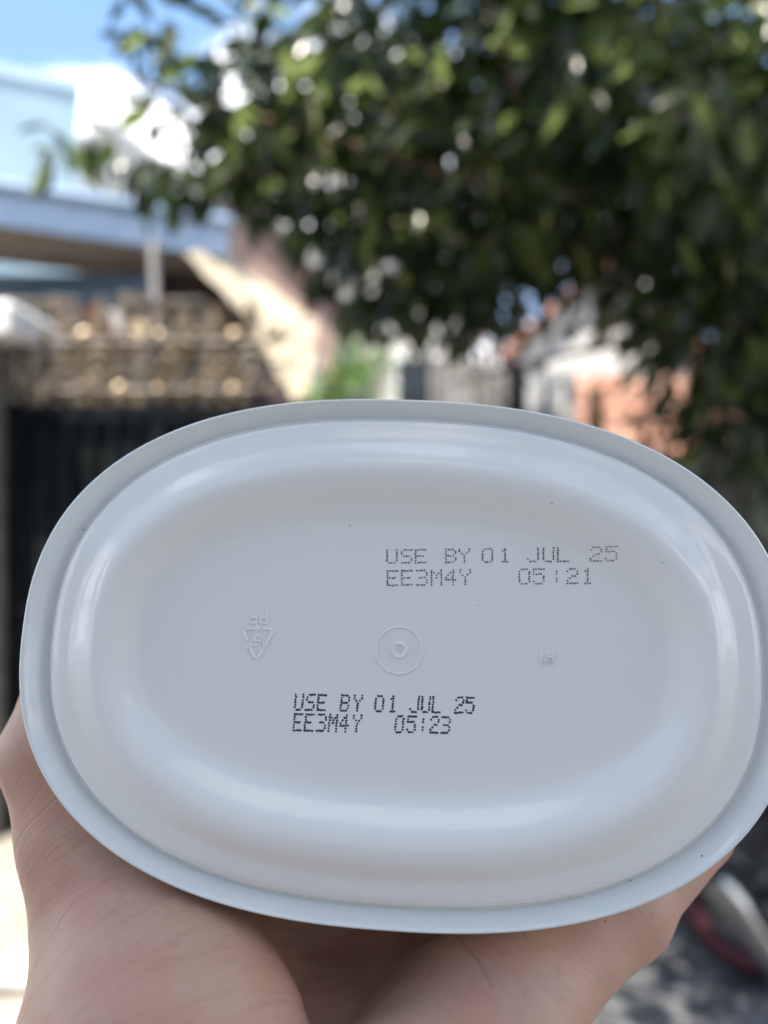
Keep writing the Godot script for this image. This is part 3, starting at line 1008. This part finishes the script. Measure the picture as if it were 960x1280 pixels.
func build_awning() -> void:
	var a := thing("awning", "sunlit cream canvas awning sagging down to a hanging corner", "awning", Vector3(-1.25, 0, -5.4))
	# sloping sheet from the fascia's end down to the right, then a flap that hangs to a point
	var grid := func(c: Array, n: int, sag: float) -> SurfaceTool:
		var st := start()
		st.set_smooth_group(1)
		for side in [0, 1]:
			for i in n:
				for j in n:
					var p := []
					for q in [[i, j], [i + 1, j], [i + 1, j + 1], [i, j + 1]]:
						var u: float = float(q[0]) / n
						var v: float = float(q[1]) / n
						var w: Vector3 = c[0].lerp(c[1], u).lerp(c[3].lerp(c[2], u), v)
						w.y -= sag * sin(PI * u) * sin(PI * v) - 0.012 * sin(u * 17.0 + v * 5.0)
						w.z += 0.015 * sin(u * 11.0 + v * 7.0) - 0.006 * side
						p.append(w)
					if side == 0:
						quad(st, p[0], p[1], p[2], p[3])
					else:
						quad(st, p[3], p[2], p[1], p[0])
		return st
	obj("canvas_slope", grid.call([Vector3(-0.05, 3.14, 0.35), Vector3(0.45, 2.62, 0.45), Vector3(0.74, 2.92, -0.55), Vector3(-0.05, 3.47, -0.5)], 10, 0.05), M.canvas, a)
	obj("hanging_flap", grid.call([Vector3(0.40, 2.63, 0.45), Vector3(0.70, 2.13, 0.8), Vector3(0.79, 2.13, 0.72), Vector3(0.80, 2.74, 0.15)], 8, 0.0), M.canvas, a)
	var st := start()
	tube(st, [Vector3(0.76, 0, 0.0), Vector3(0.76, 2.7, 0.0)], 0.02, 8)
	obj("post", st, M.pale_steel, a)
	st = start()
	tube(st, [Vector3(0.76, 2.66, 0.0), Vector3(0.0, 3.34, -0.45)], 0.018, 8)
	obj("frame_bar", st, M.pale_steel, a)

func gable(called: String, label: String, at: Vector3, size: Vector3, rise: float, turn: float, wall: Material, roof: Material) -> Node3D:
	var h := thing(called, label, "house", at, turn)
	var st := start()
	box(st, Vector3(0, size.y / 2, 0), size)
	prism(st, PackedVector2Array([Vector2(-size.x / 2, size.y), Vector2(size.x / 2, size.y), Vector2(0, size.y + rise)]), size.z - 0.01)
	obj("wall", st, wall, h)
	var sl := atan2(rise, size.x / 2)
	for s in [-1.0, 1.0]:
		st = start()
		var run := Vector2(size.x / 2, rise).length() + 0.35
		box(st, Vector3(s * (size.x / 4 + 0.12), size.y + rise / 2 - 0.08, 0), Vector3(run, 0.09, size.z + 0.5), Basis(Vector3.BACK, -s * sl))
		obj("roof", st, roof, h)
	for k in 2:
		st = start()
		box(st, Vector3(-size.x / 4 + k * size.x / 2, size.y * 0.66, size.z / 2 + 0.02), Vector3(0.9, 1.1, 0.06))
		var w := obj("window", st, M.white_paint, h)
		st = start()
		box(st, Vector3(-size.x / 4 + k * size.x / 2, size.y * 0.66, size.z / 2 + 0.045), Vector3(0.74, 0.94, 0.04))
		obj("pane", st, M.dark_glass, w)
	return h

func build_far() -> void:
	gable("pink_house", "pinkish far house with grey roof behind the cream awning", Vector3(-2.2, 0, -12.0), Vector3(2.6, 4.5, 3.0), 1.3, 0.15, M.pink_wall, M.grey_roof)
	gable("grey_house", "pale grey far house seen through the tree's lower leaves", Vector3(0.0, 0, -13.2), Vector3(3.0, 4.9, 3.4), 1.0, -0.1, M.pale_wall, M.grey_roof)
	gable("white_house", "white far house with orange trim behind the tree at right", Vector3(3.7, 0, -13.6), Vector3(2.6, 4.1, 3.0), 1.2, -0.2, M.pale_wall, M.terracotta)
	# roof with white metal sheet beyond the blue fascia
	var r := gable("white_roofed_house", "far house with broad white metal roof above the blue fascia", Vector3(-5.2, 0, -15.0), Vector3(5.6, 6.0, 4.0), 2.0, 0.3, M.pale_wall, M.white_sheet)
	r.set_meta("category", "house")
	# house added behind the camera to keep low sky off the tub
	gable("added_street_house", "long grey house added unseen across the street to block low sky", Vector3(-0.5, 0, 8.0), Vector3(18.0, 4.8, 4.0), 1.4, PI, M.house_grey, M.grey_roof)
	# low grey wall and fence behind the tub, from left to right
	var f := thing("plank_fence", "weathered grey plank fence just above the tub's top edge", "fence", Vector3(0.27, 0, -5.0))
	for k in 7:
		var st := start()
		cbox(st, Vector3(0.06 + k * 0.075, 1.22 + 0.03 * (k % 3), 0), Vector3(0.066, 2.44 + 0.06 * (k % 3), 0.022), 0.006)
		obj("plank", st, M.grey_plank if k % 2 else M.grey_plank_b, f)
	for y in [0.6, 1.8]:
		var st := start()
		box(st, Vector3(0.27, y, -0.035), Vector3(0.56, 0.07, 0.04))
		obj("rail", st, M.grey_plank, f)
	var d := thing("dark_door", "dark steel door standing between grey planks and pale ribbed sheet", "door", Vector3(0.80, 0, -5.1))
	var st2 := start()
	box(st2, Vector3(0, 1.2, 0), Vector3(0.42, 2.4, 0.05))
	obj("door_leaf", st2, M.black_iron, d)
	for s in [-0.235, 0.235]:
		st2 = start()
		box(st2, Vector3(s, 1.22, 0.005), Vector3(0.05, 2.46, 0.09))
		obj("door_frame", st2, M.black_iron, d)
	st2 = start()
	tube(st2, [Vector3(0.15, 1.05, 0.04), Vector3(0.15, 1.2, 0.04)], 0.012, 6)
	obj("handle", st2, M.steel, d)
	# corrugated sheet leaning beside the door
	var cs := start()
	var n := 40
	cs.set_smooth_group(1)
	for side in [0.0, -0.004]:
		for i in n:
			var x0 := -0.16 + 0.32 * i / n
			var x1 := -0.16 + 0.32 * (i + 1) / n
			var z0: float = 0.014 * sin(x0 / 0.32 * TAU * 5.0) + side
			var z1: float = 0.014 * sin(x1 / 0.32 * TAU * 5.0) + side
			if side == 0.0:
				quad(cs, Vector3(x0, 0, z0), Vector3(x1, 0, z1), Vector3(x1, 2.36, z1), Vector3(x0, 2.36, z0))
			else:
				quad(cs, Vector3(x1, 0, z1), Vector3(x0, 0, z0), Vector3(x0, 2.36, z0), Vector3(x1, 2.36, z1))
	var sheet := obj("corrugated_sheet", cs, M.pale_sheet, null)
	tag(sheet, "pale ribbed metal sheet standing upright beside the dark door", "metal sheet")
	sheet.position = Vector3(1.14, 0, -4.9)
	sheet.rotation = Vector3(-0.03, 0, 0.03)
	var pst := start()
	cbox(pst, Vector3(0, 1.12, 0), Vector3(0.09, 2.24, 0.09), 0.008)
	var post := obj("timber_post", pst, M.brown_wood, null)
	tag(post, "brown timber post between the ribbed sheet and the terracotta roof", "post")
	post.position = Vector3(1.36, 0, -4.95)
	# low shed with a terracotta tiled roof
	var s := thing("tiled_shed", "low shed with terracotta pantile roof under the tree at right", "shed", Vector3(2.25, -0.14, -5.6))
	var st := start()
	box(st, Vector3(0, 0.95, -0.6), Vector3(1.7, 1.9, 1.3))
	obj("wall", st, M.dark_wall, s)
	st = start()
	box(st, Vector3(0, 2.29, -0.42), Vector3(1.95, 0.03, 1.35), Basis(Vector3.RIGHT, 0.62))
	obj("roof_deck", st, M.brown_wood, s)
	st = start()
	lathe(st, [Vector2(0.068, 0), Vector2(0.082, 0.28)], 6, Transform3D(), PI, TAU)
	lathe(st, [Vector2(0.070, 0.28), Vector2(0.056, 0)], 6, Transform3D(), PI, TAU)
	for k in 6:
		var a0 := PI + PI * k / 6
		var a1 := PI + PI * (k + 1) / 6
		quad(st, Vector3(0.082 * cos(a0), 0.28, 0.082 * sin(a0)), Vector3(0.070 * cos(a0), 0.28, 0.070 * sin(a0)), Vector3(0.070 * cos(a1), 0.28, 0.070 * sin(a1)), Vector3(0.082 * cos(a1), 0.28, 0.082 * sin(a1)))
	st.generate_normals()
	var tile := st.commit()
	var slope := Basis(Vector3.RIGHT, 0.62)
	for r2 in 6:
		for k in 13:
			var o := mesh_node("roof_tile", tile, [M.tile_a, M.tile_b, M.tile_c][rng.randi() % 3], s)
			# +y of the tile points down the slope, its hump outwards
			o.basis = slope * Basis(Vector3.RIGHT, PI / 2) 
			o.position = Vector3(-0.9 + k * 0.15, 2.31, -0.42) + slope * Vector3(0, 0.02 + 0.004 * (5 - r2) + rng.randf_range(0, 0.006), -0.62 + r2 * 0.205)
	# grey post on the right
	st = start()
	cbox(st, Vector3(0, 0.85, 0), Vector3(0.24, 1.7, 0.2), 0.015)
	var cp := obj("concrete_post", st, M.dark_post, null)
	tag(cp, "thick dark grey post at the right edge, beside the tub's rim", "post")
	cp.position = Vector3(1.36, 0, -3.05)
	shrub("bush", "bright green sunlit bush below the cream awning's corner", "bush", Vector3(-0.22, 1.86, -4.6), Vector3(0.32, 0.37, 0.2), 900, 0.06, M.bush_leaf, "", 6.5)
	var pl := start()
	cbox(pl, Vector3(0, 0.94, 0), Vector3(0.9, 1.88, 0.3), 0.02)
	var pw := obj("planter_wall", pl, M.render_grey, null)
	tag(pw, "grey raised planter carrying the bright green bush behind the tub", "planter")
	pw.position = Vector3(-0.22, 0, -4.6)
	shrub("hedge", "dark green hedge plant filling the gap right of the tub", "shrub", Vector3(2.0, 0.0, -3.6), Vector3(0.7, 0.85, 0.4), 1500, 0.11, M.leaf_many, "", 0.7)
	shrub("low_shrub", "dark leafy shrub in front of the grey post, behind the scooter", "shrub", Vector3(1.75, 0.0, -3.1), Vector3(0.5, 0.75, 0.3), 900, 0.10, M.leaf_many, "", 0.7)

func build_scooter() -> void:
	# faces right; the rear wheel shows at the picture's edge
	var s := thing("scooter", "dark parked scooter with silver exhaust and red-striped wheel at lower right", "scooter", Vector3(1.19, 0, -2.4), -0.12)
	for q in [[0.0, "rear"], [1.24, "front"]]:
		var xf := Transform3D(Basis(Vector3.RIGHT, PI / 2), Vector3(q[0], 0.30, 0))
		var st := start()
		var prof := []
		for i in 17:
			var a := TAU * i / 16
			prof.append(Vector2(0.25 + cos(a) * 0.05, -sin(a) * 0.05))
		lathe(st, prof, 36, xf)
		var tyre := obj("tyre", st, M.rubber, s)
		st = start()
		tube(st, range(13).map(func(k): return Vector3(q[0] + cos(3.35 + 0.1 * k) * 0.243, 0.30 + sin(3.35 + 0.1 * k) * 0.243, 0.04)), 0.022, 8)
		obj("red_stripe", st, M.red_stripe, tyre)
		st = start()
		lathe(st, [Vector2(0.215, -0.03), Vector2(0.2, -0.03), Vector2(0.185, 0.0), Vector2(0.2, 0.03), Vector2(0.215, 0.03)], 36, xf)
		for k in 5:
			var a := TAU * k / 5
			tube(st, [Vector3(q[0], 0.3, 0), Vector3(q[0] + cos(a) * 0.195, 0.3 + sin(a) * 0.195, 0)], [0.025, 0.015], 8)
		tube(st, [Vector3(q[0], 0.3, -0.07), Vector3(q[0], 0.3, 0.07)], 0.035, 12)
		obj("rim", st, M.dark_metal, tyre)
	var st := start()
	tube(st, smooth_line([Vector3(-0.20, 0.36, 0.14), Vector3(-0.14, 0.29, 0.14), Vector3(-0.02, 0.13, 0.14), Vector3(0.12, 0.07, 0.13), Vector3(0.4, 0.12, 0.1)], 5), [0.04, 0.044, 0.046, 0.047, 0.048, 0.048, 0.048, 0.048, 0.047, 0.046, 0.05, 0.045, 0.04, 0.032, 0.026, 0.024, 0.022, 0.02, 0.018, 0.018, 0.018], 14)
	obj("exhaust", st, M.chrome, s)
	st = start()
	tube(st, smooth_line([Vector3(-0.03, 0.30, 0.17), Vector3(-0.015, 0.27, 0.17), Vector3(0.02, 0.18, 0.165), Vector3(0.04, 0.11, 0.15)], 4), 0.028, 10)
	obj("shock_absorber", st, M.chrome, s)
	st = start()
	tube(st, smooth_line([Vector3(-0.36, 0.55, 0), Vector3(-0.22, 0.66, 0), Vector3(0.02, 0.69, 0), Vector3(0.28, 0.62, 0)], 4), [0.02, 0.05, 0.07, 0.085, 0.095, 0.105, 0.11, 0.115, 0.12, 0.12, 0.12, 0.11, 0.1], 12)
	obj("rear_body", st, M.scooter_paint, s)
	st = start()
	prism(st, PackedVector2Array([Vector2(0.15, 0.2), Vector2(0.75, 0.2), Vector2(0.98, 0.3), Vector2(1.02, 0.62), Vector2(1.1, 0.95), Vector2(1.02, 1.0), Vector2(0.92, 0.7), Vector2(0.8, 0.36), Vector2(0.5, 0.34), Vector2(0.42, 0.6), Vector2(0.2, 0.6)]), 0.22)
	obj("body_shell", st, M.scooter_paint, s)
	st = start()
	tube(st, smooth_line([Vector3(-0.24, 0.78, 0), Vector3(0.0, 0.79, 0), Vector3(0.25, 0.74, 0), Vector3(0.46, 0.74, 0)], 4), [0.05, 0.085, 0.1, 0.105, 0.11, 0.11, 0.11, 0.11, 0.105, 0.1, 0.095, 0.085, 0.05], 12)
	obj("seat", st, M.rubber, s)
	st = start()
	for z in [-0.06, 0.06]:
		tube(st, [Vector3(1.24, 0.3, z), Vector3(1.08, 0.92, z * 0.6)], 0.02, 8)
	obj("fork", st, M.dark_metal, s)
	st = start()
	tube(st, smooth_line([Vector3(0.98, 1.08, -0.34), Vector3(1.03, 1.06, -0.15), Vector3(1.06, 1.0, 0), Vector3(1.03, 1.06, 0.15), Vector3(0.98, 1.08, 0.34)], 4), 0.014, 8)
	obj("handlebar", st, M.dark_metal, s)
	st = start()
	tube(st, smooth_line([Vector3(1.0, 0.42, 0), Vector3(1.1, 0.56, 0), Vector3(1.24, 0.63, 0), Vector3(1.4, 0.58, 0), Vector3(1.5, 0.48, 0)], 4), 0.07, 10)
	obj("front_fender", st, M.scooter_paint, s)
	st = start()
	lathe(st, [Vector2(0.001, -0.02), Vector2(0.06, -0.015), Vector2(0.075, 0.0), Vector2(0.05, 0.02), Vector2(0.001, 0.03)], 16, Transform3D(Basis(Vector3.BACK, -PI / 2), Vector3(1.13, 0.92, 0)))
	obj("headlight", st, M.chrome, s)
	st = start()
	tube(st, [Vector3(0.35, 0.22, -0.1), Vector3(0.45, 0.01, -0.28)], 0.012, 6)
	obj("kickstand", st, M.dark_metal, s)

func build_ground() -> void:
	var st := start()
	quad(st, Vector3(-300, -0.02, 300), Vector3(300, -0.02, 300), Vector3(300, -0.02, -300), Vector3(-300, -0.02, -300))
	struct("ground", st, M.earth)
	st = start()
	quad(st, Vector3(-12, 0, 40), Vector3(12, 0, 40), Vector3(12, 0, -40), Vector3(-12, 0, -40))
	struct("road", st, M.asphalt)
	st = start()
	box(st, Vector3(-2.6, -0.01, -2.5), Vector3(4.38, 0.05, 2.2))
	struct("pavement", st, M.concrete)
	st = start()
	tube(st, [Vector3(-2.6, 0.055, -2.42), Vector3(-0.75, 0.055, -2.28)], 0.03, 12)
	var p := obj("white_pipe", st, M.white_paint, null)
	tag(p, "white plastic pipe lying on the pale pavement at lower left", "pipe")

# ---------------------------------------------------------------- sky and materials
func sky_image() -> ImageTexture:
	var w := 768
	var h := 384
	var n := FastNoiseLite.new()
	n.seed = 5
	n.frequency = 1.1
	n.fractal_octaves = 6
	var im := Image.create(w, h, false, Image.FORMAT_RGBF)
	for y in h:
		var el := PI / 2 - PI * (y + 0.5) / h
		for x in w:
			var az := TAU * ((x + 0.5) / w - 0.5)
			var d := Vector3(sin(az) * cos(el), sin(el), -cos(az) * cos(el))
			var up := maxf(d.y, 0.0)
			var t := pow(1.0 - up, 3.0)
			var c := Vector3(0.14, 0.26, 0.48).lerp(Vector3(0.35, 0.44, 0.56), t)
			# clouds on a flat layer
			var q := d / (up + 0.25)
			var f := n.get_noise_3d(q.x * 1.3 + 0.65, 0.3, q.z * 1.3 - 0.15) + 0.35 * n.get_noise_3d(q.x * 4.0, 2.0, q.z * 4.0)
			f += 0.2 - 0.5 * smoothstep(0.40, 0.52, d.y) * (1.0 - smoothstep(0.60, 0.80, d.y))
			var cl := smoothstep(0.06, 0.26, f)
			c = c.lerp(Vector3(1.25, 1.25, 1.27), cl * 0.95)
			if el < 0:
				c = Vector3(0.3, 0.29, 0.27)
			im.set_pixel(x, y, Color(c.x, c.y, c.z))
	return ImageTexture.create_from_image(im)

func materials() -> void:
	var m := mat("plastic", lin(0.86, 0.86, 0.825), 0.10)
	m.metallic_specular = 0.5
	m.heightmap_enabled = true
	m.heightmap_texture = noise_tex(0.02, [], [], 256, 41, 3)
	m.heightmap_scale = 0.004
	m.uv1_triplanar = true
	m.uv1_scale = Vector3.ONE * 18.0
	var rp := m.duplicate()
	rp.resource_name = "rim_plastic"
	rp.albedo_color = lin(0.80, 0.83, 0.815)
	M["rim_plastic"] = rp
	mat("raised_plastic_lit", lin(0.93, 0.92, 0.90), 0.3)  # paler than the base: light caught on raised edges, put into the colour
	mat("ink", lin(0.055, 0.06, 0.075), 0.6)
	mat("thin_ink", lin(0.13, 0.135, 0.15), 0.6)
	mat("dirt", lin(0.16, 0.15, 0.14), 0.8)
	mat("nail", lin(0.62, 0.42, 0.36), 0.3)
	M.skin = skin_material()
	var tones := [Color(0.016, 0.030, 0.010), Color(0.021, 0.038, 0.011), Color(0.03, 0.05, 0.013), Color(0.11, 0.135, 0.04)]  # the last, palest tone has sunlight painted into the leaf colour
	for k in 5:
		m = mat("leaf_many" if k == 4 else "leaf_%d" % k, Color.WHITE if k == 4 else tones[k].linear_to_srgb(), 0.28)
		m.vertex_color_use_as_albedo = k == 4
		m.backlight_enabled = true
		m.backlight = lin(0.26, 0.34, 0.11)
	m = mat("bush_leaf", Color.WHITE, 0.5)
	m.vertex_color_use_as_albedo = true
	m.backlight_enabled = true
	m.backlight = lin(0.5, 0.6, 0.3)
	worn("bark", lin(0.10, 0.07, 0.045), lin(0.24, 0.16, 0.10), 3.0, 0.9, 0.0, 1.0, 2)
	worn("black_iron", lin(0.007, 0.009, 0.011), lin(0.016, 0.019, 0.022), 1.5, 0.55)
	var gs := worn("gate_sheet", lin(0.008, 0.011, 0.012), lin(0.026, 0.033, 0.033), 1.0, 0.6)
	M.black_iron.metallic_specular = 0.15
	gs.metallic_specular = 0.15
	gs.uv1_scale = Vector3(2.2, 0.25, 1.0)
	worn("grey_iron", lin(0.10, 0.09, 0.085), lin(0.26, 0.23, 0.20), 3.0, 0.5, 0.3)
	mat("gilt", lin(0.66, 0.52, 0.34), 0.35, 0.3)
	mat("bronze", lin(0.16, 0.125, 0.085), 0.5, 0.3)
	worn("render_grey", lin(0.20, 0.19, 0.175), lin(0.32, 0.31, 0.285), 1.2, 0.9, 0.0, 0.4, 3)
	worn("block_a", lin(0.06, 0.056, 0.05), lin(0.18, 0.155, 0.13), 2.0, 0.9, 0.0, 0.5, 4)
	worn("block_b", lin(0.10, 0.08, 0.06), lin(0.30, 0.235, 0.17), 2.0, 0.9, 0.0, 0.5, 5)
	worn("white_paint", lin(0.70, 0.70, 0.69), lin(0.82, 0.82, 0.81), 1.0, 0.6)
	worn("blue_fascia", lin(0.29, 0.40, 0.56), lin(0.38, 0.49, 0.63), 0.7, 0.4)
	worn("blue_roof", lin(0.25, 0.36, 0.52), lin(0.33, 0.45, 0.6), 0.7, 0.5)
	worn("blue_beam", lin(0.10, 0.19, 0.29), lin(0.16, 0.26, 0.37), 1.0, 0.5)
	worn("blue_wall", lin(0.29, 0.42, 0.51), lin(0.35, 0.48, 0.56), 0.3, 0.85)
	worn("blue_pale", lin(0.40, 0.55, 0.66), lin(0.46, 0.60, 0.69), 0.5, 0.8)
	worn("tan_board", lin(0.30, 0.25, 0.19), lin(0.46, 0.40, 0.32), 2.0, 0.8)
	worn("tan_board_b", lin(0.24, 0.20, 0.16), lin(0.42, 0.36, 0.29), 2.0, 0.8, 0.0, 0.0, 9)
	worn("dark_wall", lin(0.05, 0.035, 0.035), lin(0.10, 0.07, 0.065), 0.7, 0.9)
	mat("maroon", lin(0.12, 0.03, 0.03), 0.6)
	mat("red", lin(0.55, 0.08, 0.06), 0.5)
	mat("steel", lin(0.5, 0.5, 0.52), 0.35, 1.0)
	worn("pale_steel", lin(0.30, 0.29, 0.30), lin(0.44, 0.42, 0.42), 3.0, 0.5, 0.2)
	mat("dark_metal", lin(0.06, 0.065, 0.075), 0.35, 0.6)
	mat("dark_glass", lin(0.02, 0.025, 0.03), 0.08)
	worn("brown_wood", lin(0.12, 0.07, 0.04), lin(0.26, 0.16, 0.09), 2.0, 0.8)
	worn("orange_wood", lin(0.40, 0.24, 0.13), lin(0.58, 0.38, 0.22), 2.0, 0.8)
	worn("canvas", lin(0.35, 0.295, 0.21), lin(0.42, 0.36, 0.265), 1.2, 0.9)
	worn("pink_wall", lin(0.30, 0.20, 0.165), lin(0.38, 0.26, 0.22), 0.5, 0.9)
	worn("house_grey", lin(0.22, 0.21, 0.20), lin(0.32, 0.31, 0.29), 0.5, 0.9)
	worn("pale_wall", lin(0.48, 0.46, 0.43), lin(0.60, 0.58, 0.55), 0.5, 0.9)
	worn("grey_roof", lin(0.26, 0.25, 0.24), lin(0.38, 0.37, 0.36), 0.6, 0.8)
	worn("white_sheet", lin(0.62, 0.62, 0.62), lin(0.75, 0.75, 0.75), 0.4, 0.5)
	worn("terracotta", lin(0.38, 0.15, 0.08), lin(0.55, 0.25, 0.15), 0.9, 0.85)
	worn("tile_a", lin(0.24, 0.115, 0.075), lin(0.34, 0.185, 0.125), 1.5, 0.85, 0.0, 0.0, 11)
	worn("tile_b", lin(0.20, 0.095, 0.06), lin(0.30, 0.155, 0.105), 1.5, 0.85, 0.0, 0.0, 12)
	worn("tile_c", lin(0.27, 0.145, 0.10), lin(0.37, 0.22, 0.16), 1.5, 0.85, 0.0, 0.0, 13)
	worn("grey_plank", lin(0.20, 0.19, 0.19), lin(0.36, 0.34, 0.33), 3.0, 0.9)
	worn("grey_plank_b", lin(0.15, 0.145, 0.145), lin(0.29, 0.28, 0.27), 3.0, 0.9, 0.0, 0.0, 6)
	worn("pale_sheet", lin(0.50, 0.50, 0.51), lin(0.64, 0.64, 0.65), 1.0, 0.45, 0.3)
	worn("dark_post", lin(0.10, 0.095, 0.095), lin(0.17, 0.16, 0.155), 2.0, 0.9)
	mat("rubber", lin(0.02, 0.021, 0.024), 0.7)
	mat("red_stripe", lin(0.16, 0.04, 0.055), 0.5)
	mat("chrome", lin(0.50, 0.49, 0.47), 0.25, 1.0)
	var sp := mat("scooter_paint", lin(0.02, 0.025, 0.04), 0.3)
	sp.clearcoat_enabled = true
	sp.clearcoat = 0.8
	worn("earth", lin(0.12, 0.10, 0.08), lin(0.2, 0.17, 0.13), 0.3, 0.95)
	worn("asphalt", lin(0.055, 0.058, 0.063), lin(0.135, 0.14, 0.147), 1.6, 0.92, 0.0, 0.6, 8)
	worn("concrete", lin(0.24, 0.222, 0.19), lin(0.33, 0.305, 0.26), 0.7, 0.9, 0.0, 0.3, 10)

func _ready() -> void:
	rng.seed = 20250701
	# camera: a phone's main lens held level, focused on the tub
	var cam := Camera3D.new()
	cam.name = "camera"
	var lens := CameraAttributesPhysical.new()
	lens.frustum_focal_length = 18.06
	lens.frustum_focus_distance = 0.157
	lens.frustum_near = 0.02
	lens.frustum_far = 1000.0
	lens.exposure_aperture = 4.6
	cam.attributes = lens
	cam.position = EYE
	cam.keep_aspect = Camera3D.KEEP_HEIGHT
	add_child(cam)
	cam.fov = 67.2
	cam.current = true
	# sky, sun and exposure
	var e := Environment.new()
	e.background_mode = Environment.BG_SKY
	var sky := Sky.new()
	var pm := PanoramaSkyMaterial.new()
	pm.panorama = sky_image()
	sky.sky_material = pm
	e.sky = sky
	e.tonemap_mode = Environment.TONE_MAPPER_LINEAR
	e.tonemap_exposure = 2.55
	e.sdfgi_enabled = true
	e.ssao_enabled = true
	e.ssil_enabled = true
	var we := WorldEnvironment.new()
	we.name = "daylight"
	we.environment = e
	add_child(we)
	var sun := DirectionalLight3D.new()
	sun.name = "sun"
	sun.light_energy = 1.5
	sun.light_color = Color(1.0, 0.965, 0.91)
	sun.light_angular_distance = 0.53
	sun.shadow_enabled = true
	add_child(sun)
	sun.look_at_from_position(Vector3.ZERO, Vector3(0.25, -1.0, -0.35), Vector3.BACK)
	materials()
	build_ground()
	build_house()
	build_far()
	build_gate()
	build_awning()
	build_tree()
	build_scooter()
	build_hand()
	build_tub()
